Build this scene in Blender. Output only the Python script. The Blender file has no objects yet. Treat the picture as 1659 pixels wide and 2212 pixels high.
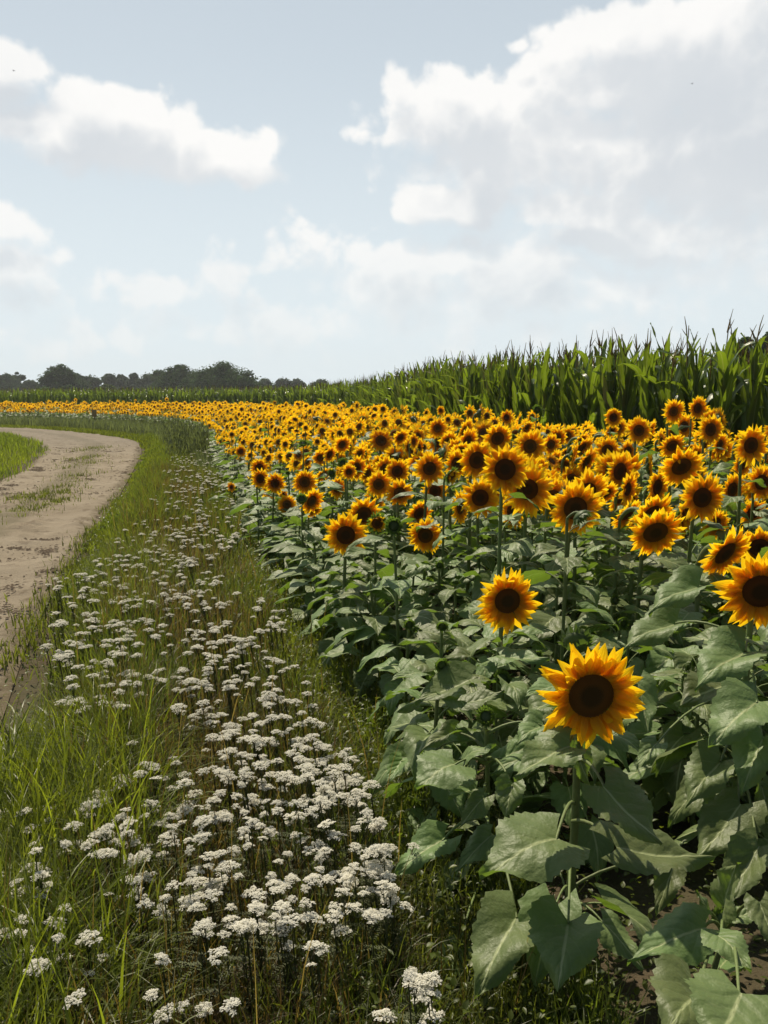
import bpy, math, random
import numpy as np
from mathutils import Matrix, Vector

random.seed(7)
rng = np.random.default_rng(11)
scene = bpy.context.scene
COL = scene.collection
RAD = math.radians

# ------------------------------------------------------------------ camera
W_REF, H_REF, F_REF = 1659.0, 2212.0, 1805.0      # the photograph at the size it was measured at
CAM_H, PITCH = 1.6, RAD(7.7)
cam_data = bpy.data.cameras.new("camera")
cam = bpy.data.objects.new("camera", cam_data)
COL.objects.link(cam)
cam.location = (0, 0, CAM_H)
cam.rotation_euler = (RAD(90) - PITCH, 0, 0)
cam_data.sensor_fit = 'VERTICAL'
cam_data.sensor_height = 24.0
cam_data.lens = 24.0 * F_REF / H_REF
cam_data.clip_start = 0.05
cam_data.clip_end = 3000
scene.camera = cam
CP, SP = math.cos(PITCH), math.sin(PITCH)


def at(px, py, depth):
    """point seen at pixel (px, py) at a distance along the viewing axis"""
    x = (px - W_REF / 2) / F_REF * depth
    v = -(py - H_REF / 2) / F_REF * depth
    return np.array([x, CP * depth + SP * v, CAM_H - SP * depth + CP * v])


def at_z(px, py, z):
    """point seen at pixel (px, py) on the level z"""
    d = at(px, py, 1.0) - np.array([0, 0, CAM_H])
    t = (z - CAM_H) / d[2]
    return np.array([0, 0, CAM_H]) + d * t


def to_px(p):
    x, y, z = p[0], p[1], p[2] - CAM_H
    dep = CP * y - SP * z
    v = SP * y + CP * z
    dep = max(dep, 1e-3)
    return W_REF / 2 + x / dep * F_REF, H_REF / 2 - v / dep * F_REF, dep


# ------------------------------------------------------------------ node helpers
class NT:
    def __init__(s, tree):
        s.t = tree

    def n(s, kind, **kw):
        nd = s.t.nodes.new(kind)
        for k, v in kw.items():
            setattr(nd, k, v)
        return nd

    def put(s, sock, v):
        if isinstance(v, bpy.types.NodeSocket):
            s.t.links.new(v, sock)
        elif isinstance(v, (tuple, list)) and len(v) == 3 and sock.type == 'RGBA':
            sock.default_value = (*v, 1)
        else:
            sock.default_value = v

    def m(s, op, a, b=None, c=None, clamp=False):
        nd = s.n('ShaderNodeMath', operation=op, use_clamp=clamp)
        for i, v in enumerate((a, b, c)):
            if v is not None:
                s.put(nd.inputs[i], v)
        return nd.outputs[0]

    def mix(s, f, a, b, mode='MIX'):
        nd = s.n('ShaderNodeMix', data_type='RGBA', blend_type=mode)
        s.put(nd.inputs[0], f)
        s.put(nd.inputs[6], a)
        s.put(nd.inputs[7], b)
        return nd.outputs[2]

    def step(s, v, lo, hi, a=0.0, b=1.0):
        nd = s.n('ShaderNodeMapRange', interpolation_type='SMOOTHSTEP')
        s.put(nd.inputs[0], v)
        nd.inputs[1].default_value = lo
        nd.inputs[2].default_value = hi
        nd.inputs[3].default_value = a
        nd.inputs[4].default_value = b
        return nd.outputs[0]

    def noise(s, vec, scale, detail=4, rough=0.5, out=0, dist=0.0):
        nd = s.n('ShaderNodeTexNoise')
        if vec is not None:
            s.put(nd.inputs['Vector'], vec)
        nd.inputs['Scale'].default_value = scale
        nd.inputs['Detail'].default_value = detail
        nd.inputs['Roughness'].default_value = rough
        nd.inputs['Distortion'].default_value = dist
        return nd.outputs[out]

    def coord(s, which='Object'):
        return s.n('ShaderNodeTexCoord').outputs[which]

    def attr(s, name, out='Fac'):
        return s.n('ShaderNodeAttribute', attribute_name=name).outputs[out]

    def bump(s, h, strength, dist=0.01):
        nd = s.n('ShaderNodeBump')
        nd.inputs['Strength'].default_value = strength
        nd.inputs['Distance'].default_value = dist
        s.put(nd.inputs['Height'], h)
        return nd.outputs[0]


MATS = {}


def new_mat(name):
    m = bpy.data.materials.new(name)
    m.use_nodes = True
    m.node_tree.nodes.clear()
    MATS[name] = m
    return m, NT(m.node_tree)


def leafy(t, m, col, trans_col, fac, rough=0.5, spec=0.4, normal=None):
    """thin tissue: a reflecting side and light coming through"""
    p = t.n('ShaderNodeBsdfPrincipled')
    t.put(p.inputs['Base Color'], col)
    p.inputs['Roughness'].default_value = rough
    p.inputs['Specular IOR Level'].default_value = spec
    tr = t.n('ShaderNodeBsdfTranslucent')
    t.put(tr.inputs['Color'], trans_col)
    if normal is not None:
        t.put(p.inputs['Normal'], normal)
        t.put(tr.inputs['Normal'], normal)
    mx = t.n('ShaderNodeMixShader')
    t.put(mx.inputs[0], fac)
    t.t.links.new(p.outputs[0], mx.inputs[1])
    t.t.links.new(tr.outputs[0], mx.inputs[2])
    o = t.n('ShaderNodeOutputMaterial')
    t.t.links.new(mx.outputs[0], o.inputs[0])
    return p


def plain(name, col, rough=0.7, spec=0.3, noise=0.0, nscale=20, bump=0.0, metallic=0.0):
    m, t = new_mat(name)
    p = t.n('ShaderNodeBsdfPrincipled')
    p.inputs['Roughness'].default_value = rough
    p.inputs['Specular IOR Level'].default_value = spec
    p.inputs['Metallic'].default_value = metallic
    c = t.coord('Object')
    if noise:
        f = t.noise(c, nscale, 5, 0.6)
        t.put(p.inputs['Base Color'], t.mix(f, tuple(x * (1 - noise) for x in col), tuple(min(1, x * (1 + noise)) for x in col)))
        if bump:
            t.put(p.inputs['Normal'], t.bump(f, bump, 0.02))
    else:
        t.put(p.inputs['Base Color'], col)
    o = t.n('ShaderNodeOutputMaterial')
    t.t.links.new(p.outputs[0], o.inputs[0])
    return m


# ------------------------------------------------------------------ sky and sun
SUN_AZ, SUN_EL = RAD(-24), RAD(56)       # azimuth from straight ahead, towards the left
sun_dir = Vector((math.sin(SUN_AZ) * math.cos(SUN_EL), math.cos(SUN_AZ) * math.cos(SUN_EL), math.sin(SUN_EL)))
sun_data = bpy.data.lights.new("sun", 'SUN')
sun_data.energy = 5.0
sun_data.angle = RAD(0.55)
sun_data.color = (1.0, 0.89, 0.69)
sun = bpy.data.objects.new("sun", sun_data)
sun.rotation_euler = sun_dir.to_track_quat('Z', 'Y').to_euler()
sun.location = (-20, 20, 40)
COL.objects.link(sun)
scene.view_settings.view_transform = 'Standard'
scene.view_settings.look = 'None'
scene.view_settings.exposure = 0.16
scene.view_settings.gamma = 1.0

# clouds: (pixel x, pixel y, half width, half height, weight), turned into azimuth and elevation
CLOUDS = [
    (215, 240, 85, 62, 1.15), (300, 300, 150, 75, 1.15), (430, 335, 150, 58, 1.1), (510, 355, 80, 48, 1.0), (130, 265, 80, 45, .95),
    (-10, 125, 100, 42, 1.0), (20, 185, 70, 50, .85), (50, 260, 110, 60, .8), (60, 340, 170, 40, .5),
    (-10, 485, 70, 45, .95), (-20, 570, 100, 60, .85), (60, 625, 150, 36, .75), (330, 625, 250, 46, .75), (500, 590, 150, 44, .65),
    (740, 560, 300, 75, .75), (1000, 610, 420, 110, .8), (150, 720, 300, 60, .6), (600, 700, 420, 70, .7), (1100, 720, 500, 60, .6),
    (810, 205, 80, 20, .40), (900, 205, 90, 40, .85), (780, 305, 130, 22, .55), (980, 250, 160, 85, 1.0),
    (1120, 95, 60, 20, .7), (1300, 70, 140, 46, .85), (1260, 180, 170, 70, 1.05), (1480, 140, 260, 120, 1.1), (1640, 50, 110, 110, 1.0),
    (1180, 310, 300, 110, 1.0), (1500, 330, 380, 150, 1.0), (985, 440, 105, 46, 1.2), (1240, 455, 130, 46, 1.15), (1380, 505, 210, 36, 1.1),
    (1300, 620, 600, 90, .7), (1500, 480, 350, 120, .8),
]
world = bpy.data.worlds.new("World")
scene.world = world
world.use_nodes = True
wt = world.node_tree
wt.nodes.clear()

grp = bpy.data.node_groups.new("cloud_field", 'ShaderNodeTree')
grp.interface.new_socket("P", in_out='INPUT', socket_type='NodeSocketVector')
grp.interface.new_socket("Field", in_out='OUTPUT', socket_type='NodeSocketFloat')
g = NT(grp)
gin, gout = g.n('NodeGroupInput'), g.n('NodeGroupOutput')
wv = g.n('ShaderNodeVectorMath', operation='MULTIPLY_ADD')      # warp the outlines a little
wn = g.noise(gin.outputs[0], 7.0, 3, 0.6, out=1)
wc = g.n('ShaderNodeVectorMath', operation='SUBTRACT')
g.put(wc.inputs[0], wn)
wc.inputs[1].default_value = (0.5, 0.5, 0.5)
g.put(wv.inputs[0], wc.outputs[0])
wv.inputs[1].default_value = (0.10, 0.06, 0.0)
g.put(wv.inputs[2], gin.outputs[0])
best = None
for (cx, cy, rx, ry, wgt) in CLOUDS:
    d = Vector(at(cx, cy, 1.0)) - Vector((0, 0, CAM_H))
    d.normalize()
    az, el = math.atan2(d.x, d.y), math.asin(d.z)
    ra, re = rx / F_REF * 1.0, ry / F_REF * 1.0
    s_ = g.n('ShaderNodeVectorMath', operation='SUBTRACT')
    g.put(s_.inputs[0], wv.outputs[0])
    s_.inputs[1].default_value = (az, el, 0)
    q = g.n('ShaderNodeVectorMath', operation='MULTIPLY')
    g.put(q.inputs[0], s_.outputs[0])
    q.inputs[1].default_value = (1 / ra, 1 / re, 0)
    l = g.n('ShaderNodeVectorMath', operation='DOT_PRODUCT')
    g.put(l.inputs[0], q.outputs[0])
    g.put(l.inputs[1], q.outputs[0])
    e = g.m('MULTIPLY', g.m('EXPONENT', g.m('MULTIPLY', l.outputs['Value'], -0.9)), wgt * (1.28 if wgt >= .8 else 1.0))
    best = e if best is None else g.m('SMOOTH_MAX', best, e, 0.12)
nz = g.noise(gin.outputs[0], 12.5, 7, 0.60, dist=0.3)
nz2 = g.noise(gin.outputs[0], 48.0, 3, 0.6)
vo = g.n('ShaderNodeTexVoronoi', feature='F1')
g.put(vo.inputs['Vector'], wv.outputs[0])
vo.inputs['Scale'].default_value = 26
vo.inputs['Detail'].default_value = 1.0
vo.inputs['Roughness'].default_value = 0.55
puff = g.m('SUBTRACT', 0.62, vo.outputs['Distance'])
nn = g.m('ADD', g.m('MULTIPLY', g.m('SUBTRACT', nz, 0.5), 1.35), g.m('ADD', g.m('MULTIPLY', g.m('SUBTRACT', nz2, 0.5), 0.25), g.m('MULTIPLY', puff, 0.42)))
g.put(gout.inputs[0], g.m('ADD', best, nn))

w = NT(wt)
dirv = w.coord('Generated')
nrm = w.n('ShaderNodeVectorMath', operation='NORMALIZE')
w.put(nrm.inputs[0], dirv)
sx = w.n('ShaderNodeSeparateXYZ')
w.put(sx.inputs[0], nrm.outputs[0])
az = w.m('ARCTAN2', sx.outputs[0], sx.outputs[1])
el = w.m('ARCSINE', sx.outputs[2])
pv = w.n('ShaderNodeCombineXYZ')
w.put(pv.inputs[0], az)
w.put(pv.inputs[1], el)


def field(offset):
    o = w.n('ShaderNodeVectorMath', operation='ADD')
    w.put(o.inputs[0], pv.outputs[0])
    o.inputs[1].default_value = offset
    nd = w.n('ShaderNodeGroup')
    nd.node_tree = grp
    w.put(nd.inputs[0], o.outputs[0])
    return nd.outputs[0]


f0, f1 = field((0, 0, 0)), field((-0.012, 0.034, 0))
sky = w.n('ShaderNodeTexSky', sky_type='NISHITA')
sky.sun_disc = False
sky.sun_elevation = SUN_EL
sky.sun_rotation = SUN_AZ
sky.altitude = 50
sky.air_density = 1.0
sky.dust_density = 0.8
sky.ozone_density = 1.4
# pale moist air, thicker towards horizon and sun; none behind, to deepen shade
towards = w.step(w.m('COSINE', w.m('SUBTRACT', az, SUN_AZ)), -0.2, 0.75, 0.0, 1.0)
hz = w.m('MULTIPLY', w.step(el, 0.0, 0.48, 0.97, 0.62), towards)
base_sky = w.mix(hz, sky.outputs[0], (14.4, 16.0, 16.8))
rim = w.step(f1, 0.30, 0.70, 1.0, 0.0)
d_hard, d_soft = w.step(f0, 0.30, 0.66), w.step(f0, 0.20, 0.90)
dens = w.m('MULTIPLY', w.m('ADD', w.m('MULTIPLY', d_hard, rim), w.m('MULTIPLY', d_soft, w.m('SUBTRACT', 1.0, rim))), w.step(el, -0.01, 0.26, 0.30, 0.95))
body = w.noise(pv.outputs[0], 5.5, 4, 0.55)
shade = w.m('ADD', w.m('MULTIPLY', w.step(f1, 0.25, 1.15), .9), w.m('MULTIPLY', w.m('SUBTRACT', body, .5), .9), clamp=True)
cloud = w.mix(shade, (18.0, 17.8, 17.4), (12.1, 12.8, 13.5))
skyc = w.mix(dens, base_sky, cloud)
bg = w.n('ShaderNodeBackground')
w.put(bg.inputs[0], skyc)
bg.inputs[1].default_value = 0.05
world.cycles.sampling_method = 'MANUAL'
world.cycles.sample_map_resolution = 256
wo = w.n('ShaderNodeOutputWorld')
wt.links.new(bg.outputs[0], wo.inputs[0])

# ------------------------------------------------------------------ geometry helpers


class Geo:
    """vertices, quads and triangles with a material number, a uv and a tint"""

    def __init__(s):
        s.V, s.Q, s.T, s.UV, s.C, s.qm, s.tm, s.n = [], [], [], [], [], [], [], 0

    def add(s, V, Q=None, T=None, uv=None, c=None, m=0):
        V = np.asarray(V, float).reshape(-1, 3)
        k = len(V)
        s.V.append(V)
        s.UV.append(np.zeros((k, 2)) if uv is None else np.asarray(uv, float).reshape(-1, 2))
        if c is None:
            c = np.array([0.5, 0.5, 0.5])
        c = np.asarray(c, float)
        s.C.append(np.broadcast_to(c, (k, 3)) if c.ndim == 1 else c)
        if Q is not None and len(Q):
            Q = np.asarray(Q, int).reshape(-1, 4)
            s.Q.append(Q + s.n)
            s.qm.append(np.full(len(Q), m) if np.isscalar(m) else np.asarray(m))
        if T is not None and len(T):
            T = np.asarray(T, int).reshape(-1, 3)
            s.T.append(T + s.n)
            s.tm.append(np.full(len(T), m) if np.isscalar(m) else np.asarray(m))
        s.n += k
        return s

    def join(s, o, M=None, m=None, c=None):
        V, Q, T, UV, C, qm, tm = o.arrays()
        if M is not None:
            M = np.array(M)
            V = V @ M[:3, :3].T + M[:3, 3]
        if c is not None:
            C = np.broadcast_to(np.asarray(c, float), (len(V), 3))
        k = s.n
        s.V.append(V); s.UV.append(UV); s.C.append(C)
        if len(Q):
            s.Q.append(Q + k); s.qm.append(qm if m is None else np.full(len(Q), m))
        if len(T):
            s.T.append(T + k); s.tm.append(tm if m is None else np.full(len(T), m))
        s.n += len(V)
        return s

    def arrays(s):
        cat = lambda l, w_, d=float: np.concatenate(l) if l else np.zeros((0, w_), d)
        return (cat(s.V, 3), cat(s.Q, 4, int), cat(s.T, 3, int), cat(s.UV, 2), cat(s.C, 3),
                np.concatenate(s.qm) if s.qm else np.zeros(0, int), np.concatenate(s.tm) if s.tm else np.zeros(0, int))

    def mesh(s, name, mats, smooth=True):
        V, Q, T, UV, C, qm, tm = s.arrays()
        me = bpy.data.meshes.new(name)
        loops = np.concatenate([Q.ravel(), T.ravel()]).astype(np.int32)
        nq, nt = len(Q), len(T)
        me.vertices.add(len(V))
        me.vertices.foreach_set('co', V.ravel().astype(np.float32))
        me.loops.add(len(loops))
        me.loops.foreach_set('vertex_index', loops)
        me.polygons.add(nq + nt)
        starts = np.concatenate([np.arange(nq) * 4, nq * 4 + np.arange(nt) * 3]).astype(np.int32)
        me.polygons.foreach_set('loop_start', starts)
        me.polygons.foreach_set('material_index', np.concatenate([qm, tm]).astype(np.int32))
        me.polygons.foreach_set('use_smooth', np.full(nq + nt, smooth, bool))
        uvl = me.uv_layers.new(name='UVMap')
        uvl.data.foreach_set('uv', UV[loops].ravel().astype(np.float32))
        ca = me.attributes.new('tint', 'FLOAT_COLOR', 'POINT')
        ca.data.foreach_set('color', np.concatenate([C, np.ones((len(C), 1))], 1).ravel().astype(np.float32))
        for m_ in (mats if isinstance(mats, (list, tuple)) else [mats]):
            me.materials.append(m_)
        me.update(calc_edges=True)
        me.validate()
        return me


def grid_quads(r, c, wrap=False):
    cc = c if wrap else c - 1
    i = np.arange(r - 1)[:, None] * c
    j = np.arange(cc)[None, :]
    j2 = (j + 1) % c
    return np.stack([i + j, i + j2, i + c + j2, i + c + j], -1).reshape(-1, 4)


def tube(pts, rad, sides=6, cap=True):
    pts = np.asarray(pts, float)
    n = len(pts)
    rad = np.broadcast_to(np.asarray(rad, float), (n,))
    tan = np.gradient(pts, axis=0)
    tan /= np.linalg.norm(tan, axis=1)[:, None] + 1e-9
    ref = np.array([1.0, 0.13, 0.07]) if abs(tan[0][0]) < 0.8 else np.array([0.1, 1.0, 0.0])
    a = np.cross(tan, ref)
    a /= np.linalg.norm(a, axis=1)[:, None] + 1e-9
    b = np.cross(tan, a)
    th = np.arange(sides) / sides * 2 * np.pi
    V = pts[:, None] + rad[:, None, None] * (np.cos(th)[None, :, None] * a[:, None] + np.sin(th)[None, :, None] * b[:, None])
    Q = grid_quads(n, sides, True)
    V = V.reshape(-1, 3)
    T = None
    if cap:
        k = len(V)
        V = np.vstack([V, pts[:1], pts[-1:]])
        T = [[k, (i + 1) % sides, i] for i in range(sides)] + [[k + 1, (n - 1) * sides + i, (n - 1) * sides + (i + 1) % sides] for i in range(sides)]
    uv = np.zeros((len(V), 2))
    uv[:n * sides, 0] = np.repeat(np.linspace(0, 1, n), sides)
    return V, Q, T, uv


def bez(p0, p1, p2, n=7):
    t = np.linspace(0, 1, n)[:, None]
    p0, p1, p2 = map(np.asarray, (p0, p1, p2))
    return (1 - t) ** 2 * p0 + 2 * t * (1 - t) * p1 + t * t * p2


def box(lo, hi):
    lo, hi = np.array(lo), np.array(hi)
    V = [[(lo, hi)[i][0], (lo, hi)[j][1], (lo, hi)[k][2]] for i in (0, 1) for j in (0, 1) for k in (0, 1)]
    return V, [[0, 1, 3, 2], [4, 6, 7, 5], [0, 4, 5, 1], [2, 3, 7, 6], [0, 2, 6, 4], [1, 5, 7, 3]]


def rot_z(a):
    c, s_ = math.cos(a), math.sin(a)
    return np.array([[c, -s_, 0], [s_, c, 0], [0, 0, 1.0]])


def rot_x(a):
    c, s_ = math.cos(a), math.sin(a)
    return np.array([[1.0, 0, 0], [0, c, -s_], [0, s_, c]])


def mat4(R, t, sc=1.0):
    M = np.eye(4)
    M[:3, :3] = np.asarray(R) * sc
    M[:3, 3] = t
    return M


def frame(z, up=(0, 0, 1)):
    """rotation whose third axis is z and whose second axis leans to up"""
    z = np.asarray(z, float); z = z / np.linalg.norm(z)
    x = np.cross(up, z); x /= np.linalg.norm(x) + 1e-9
    y = np.cross(z, x)
    return np.stack([x, y, z], 1)


def scatter(geo, Rs, ts, cs=None):
    """many copies of one Geo in one go: Rs (N,3,3) rotations with scale, ts (N,3), cs (N,3) tint of each copy"""
    V, Q, T, UV, C, qm, tm = geo.arrays()
    N, k = len(ts), len(V)
    out = Geo()
    VV = (np.einsum('nij,kj->nki', Rs, V) + ts[:, None]).reshape(-1, 3)
    off = (np.arange(N) * k)[:, None, None]
    CC = np.tile(C, (N, 1)) if cs is None else np.repeat(cs, k, 0)
    out.V.append(VV); out.UV.append(np.tile(UV, (N, 1))); out.C.append(CC)
    if len(Q):
        out.Q.append((Q[None] + off).reshape(-1, 4)); out.qm.append(np.tile(qm, N))
    if len(T):
        out.T.append((T[None] + off).reshape(-1, 3)); out.tm.append(np.tile(tm, N))
    out.n = N * k
    return out


def curve(pts, step=0.25):
    """smooth line through points"""
    p = np.asarray(pts, float)
    p = np.vstack([2 * p[0] - p[1], p, 2 * p[-1] - p[-2]])
    out = []
    for i in range(1, len(p) - 2):
        n = max(2, int(np.linalg.norm(p[i + 1] - p[i]) / step))
        t = np.linspace(0, 1, n, endpoint=False)[:, None]
        a, b, c, d = p[i - 1], p[i], p[i + 1], p[i + 2]
        out.append(0.5 * (2 * b + (c - a) * t + (2 * a - 5 * b + 4 * c - d) * t ** 2 + (3 * b - a - 3 * c + d) * t ** 3))
    out.append(p[-2][None])
    return np.vstack(out)


# ------------------------------------------------------------------ object helpers
def put(name, mesh, parent=None, M=None):
    o = bpy.data.objects.new(name, mesh)
    COL.objects.link(o)
    if parent is not None:
        o.parent = parent
    if M is not None:
        o.matrix_basis = Matrix(M.tolist() if hasattr(M, 'tolist') else M)
    return o


def tag(o, label=None, cat=None, group=None, kind=None):
    if label: o['label'] = label
    if cat: o['category'] = cat
    if group: o['group'] = group
    if kind: o['kind'] = kind
    return o


def thing(name, loc, label, cat, group=None):
    o = put(name, None)
    o.location = loc
    o.empty_display_size = 0.1
    return tag(o, label, cat, group)


def structure(name, mesh):
    return tag(put(name, mesh), kind='structure')


# ------------------------------------------------------------------ lie of the land
FIELD = curve([(.62, .2), (.45, 1.2), (.3, 2.1), (.17, 2.76), (.06, 3.5), (-.16, 4.4), (-.47, 5.5), (-1.35, 9.1), (-2.9, 15.5), (-5.2, 25), (-7.5, 33),
               (-10.5, 40), (-16, 48), (-25, 55), (-40, 59), (-60, 61)])
CORN = curve([(9.5, 2), (6.9, 6), (4.7, 9.8), (1.9, 16.4), (.5, 27), (-1.3, 38), (-4, 48), (-9, 58), (-18, 65), (-35, 69), (-60, 70)])
ROAD_R = curve([(-.9, .0), (-1.2, 1.0), (-1.5, 2.5), (-1.85, 3.8), (-2.55, 6.05), (-3.35, 9.36), (-4.6, 14.6), (-7.5, 25.8), (-10, 33), (-15.8, 41.6), (-21.7, 47), (-32, 53), (-60, 58)])
ROAD_L = curve([(-4.0, .0), (-4.2, 1.0), (-4.5, 3), (-5.3, 7), (-6.2, 11), (-7.5, 16.3), (-8.4, 19.6), (-11, 26.9), (-15.2, 35), (-17.9, 38.6), (-26, 44), (-36, 48.5), (-60, 53)])


def x_at(line, y):
    return np.interp(y, line[:, 1], line[:, 0])


def resample(line, n):
    d = np.concatenate([[0], np.cumsum(np.linalg.norm(np.diff(line, axis=0), axis=1))])
    t = np.linspace(0, d[-1], n)
    return np.stack([np.interp(t, d, line[:, 0]), np.interp(t, d, line[:, 1])], 1)


def vnoise(x, y, scale, seed=0):
    """smooth value noise for arrays"""
    r = np.random.default_rng(seed)
    tab = r.random((256, 256))
    x, y = np.asarray(x, float) * scale + 1000, np.asarray(y, float) * scale + 1000
    xi, yi = np.floor(x).astype(int), np.floor(y).astype(int)
    fx, fy = x - xi, y - yi
    fx, fy = fx * fx * (3 - 2 * fx), fy * fy * (3 - 2 * fy)
    g_ = lambda a, b: tab[a % 256, b % 256]
    return (g_(xi, yi) * (1 - fx) + g_(xi + 1, yi) * fx) * (1 - fy) + (g_(xi, yi + 1) * (1 - fx) + g_(xi + 1, yi + 1) * fx) * fy


# --- ground
m, t = new_mat("ground_soil")
c = t.coord('Object')
n1, n2 = t.noise(c, 0.9, 6, 0.6), t.noise(c, 14, 6, 0.65)
colr = t.mix(t.step(n1, .35, .65), (.060, .043, .028), (.052, .060, .023))
colr = t.mix(t.m('MULTIPLY', n2, .8), colr, (.105, .080, .055))
p = t.n('ShaderNodeBsdfPrincipled')
t.put(p.inputs['Base Color'], colr)
p.inputs['Roughness'].default_value = .95
p.inputs['Specular IOR Level'].default_value = .1
t.put(p.inputs['Normal'], t.bump(n2, .8, .03))
o = t.n('ShaderNodeOutputMaterial')
t.t.links.new(p.outputs[0], o.inputs[0])
gx = np.concatenate([[-520, -250, -120], np.linspace(-60, 40, 120), [90, 250, 520]])
gy = np.concatenate([[-120, -40, -10], np.linspace(-2, 80, 130), [120, 250, 520]])
GX, GY = np.meshgrid(gx, gy)
GZ = (vnoise(GX, GY, .6, 3) - .5) * .03 - .012
GZ[np.abs(GX) > 62] = -.012
structure("ground", Geo().add(np.stack([GX, GY, GZ], -1), grid_quads(*GX.shape)).mesh("ground", m))

# --- dirt road
m, t = new_mat("road_sand")
c = t.coord('Object')
uvn = t.n('ShaderNodeSeparateXYZ')
t.put(uvn.inputs[0], t.n('ShaderNodeUVMap').outputs[0])
big, mid, fine = t.noise(c, .8, 4, .6), t.noise(c, 5, 6, .65), t.noise(c, 70, 4, .7)
base = t.mix(t.step(big, .3, .7), (.255, .212, .155), (.320, .272, .205))
base = t.mix(t.m('MULTIPLY', t.step(mid, .52, .66), .55), base, (.130, .098, .068))
base = t.mix(t.m('MULTIPLY', fine, .35), base, (.15, .115, .082))
edge = t.m('ADD', t.m('ABSOLUTE', t.m('SUBTRACT', uvn.outputs[1], .5)), t.m('MULTIPLY', t.m('SUBTRACT', mid, .5), .22))
base = t.mix(t.step(edge, .40, .52), base, (.13, .105, .065))
mid_strip = t.m('SUBTRACT', 1.0, t.step(t.m('ADD', t.m('ABSOLUTE', t.m('SUBTRACT', uvn.outputs[1], .5)), t.m('MULTIPLY', t.m('SUBTRACT', t.noise(c, 2.2, 5, .65), .5), .22)), .04, .14))
base = t.mix(t.m('MULTIPLY', mid_strip, .6), base, (.145, .125, .08))
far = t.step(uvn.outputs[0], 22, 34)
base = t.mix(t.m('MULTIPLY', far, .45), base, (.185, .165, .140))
p = t.n('ShaderNodeBsdfPrincipled')
t.put(p.inputs['Base Color'], base)
p.inputs['Roughness'].default_value = .95
p.inputs['Specular IOR Level'].default_value = .08
hh = t.m('ADD', t.m('MULTIPLY', mid, .7), t.m('MULTIPLY', fine, .3))
t.put(p.inputs['Normal'], t.bump(hh, 1.0, .05))
o = t.n('ShaderNodeOutputMaterial')
t.t.links.new(p.outputs[0], o.inputs[0])
nu, nv_ = 900, 44
RR, RL = resample(ROAD_R, nu), resample(ROAD_L, nu)
vv = np.linspace(0, 1, nv_)
RX = RL[:, None, 0] * (1 - vv) + RR[:, None, 0] * vv
RY = RL[:, None, 1] * (1 - vv) + RR[:, None, 1] * vv
ex = np.minimum(vv, 1 - vv)
rut = -.03 * (np.exp(-((vv - .25) / .1) ** 2) + np.exp(-((vv - .76) / .12) ** 2))
ripple = np.clip(vnoise(RX * 1.2 + RY * .3, RY * 7, 1.0, 5) - .62, 0, 1) * .11 * np.exp(-((vv - .72) / .16) ** 2)
clod = np.clip(vnoise(RX, RY, 5, 9) - .68, 0, 1) * .12 + np.clip(vnoise(RX * .5, RY * 2, 3.2, 19) - .72, 0, 1) * .15
RZ = .045 + rut + (vnoise(RX, RY, .9, 6) - .5) * .05 + (vnoise(RX, RY, 3.1, 8) - .5) * .02 + ripple + clod
RZ = np.where(ex[None, :] < .06, .006 + (RZ - .006) * (ex / .06), RZ)
uvr = np.stack(np.broadcast_arrays(np.hypot(RX, RY), vv[None, :]), -1)
structure("dirt_road", Geo().add(np.stack([RX, RY, RZ], -1), grid_quads(nu, nv_), uv=uvr).mesh("dirt_road", m))

# ------------------------------------------------------------------ plant materials
def tint_value(t, col, amount=.35, hue=.02):
    """each plant a little lighter or darker, from its own number and its tint"""
    rnd = t.n('ShaderNodeObjectInfo').outputs['Random']
    s_ = t.m('ADD', t.m('SUBTRACT', rnd, .5), t.m('SUBTRACT', t.attr('tint'), .5))
    h = t.n('ShaderNodeHueSaturation')
    t.put(h.inputs['Color'], col)
    t.put(h.inputs['Hue'], t.m('ADD', .5, t.m('MULTIPLY', s_, hue)))
    t.put(h.inputs['Value'], t.m('ADD', 1.0, t.m('MULTIPLY', s_, amount)))
    return h.outputs[0]


# sunflower leaf: veins from the uv (x along the midrib, y from -1 to 1 across)
m, t = new_mat("sunflower_leaf")
uv = t.n('ShaderNodeSeparateXYZ')
t.put(uv.inputs[0], t.n('ShaderNodeUVMap').outputs[0])
u, av = uv.outputs[0], t.m('ABSOLUTE', uv.outputs[1])
co = t.coord('Object')
n1 = t.noise(co, 30, 4, .6)
rib = t.m('SUBTRACT', 1.0, t.step(t.m('MULTIPLY', av, t.m('ADD', 1.2, t.m('MULTIPLY', u, -.7))), .014, .065))
sv = t.m('FRACT', t.m('ADD', t.m('MULTIPLY', t.m('SUBTRACT', u, t.m('MULTIPLY', t.m('POWER', av, .8), .42)), 5.2), t.m('MULTIPLY', n1, .55)))
side = t.m('SUBTRACT', 1.0, t.step(t.m('ABSOLUTE', t.m('SUBTRACT', sv, .5)), .01, .09))
vein = t.m('MAXIMUM', rib, t.m('MULTIPLY', t.m('MULTIPLY', side, t.step(av, .95, .3)), .16))
vein = t.m('MULTIPLY', vein, t.step(u, -.2, .02))
green = t.mix(n1, (.104, .158, .046), (.170, .222, .080))
green = tint_value(t, green, .6, .05)
lc = t.mix(t.m('MULTIPLY', vein, .85), green, (.40, .45, .22))
hgt = t.m('SUBTRACT', t.m('ADD', t.m('MULTIPLY', t.noise(co, 22, 3, .55), .9), t.m('MULTIPLY', t.noise(co, 90, 3, .6), .25)), t.m('MULTIPLY', t.m('SUBTRACT', 1.0, t.step(t.m('ABSOLUTE', t.m('SUBTRACT', sv, .5)), .0, .42)), .20))
pl = leafy(t, m, lc, t.mix(vein, (.22, .36, .03), (.26, .38, .07)), .30, rough=.50, spec=.42, normal=t.bump(hgt, .65, .010))
pl.inputs['Sheen Weight'].default_value = .15
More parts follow.
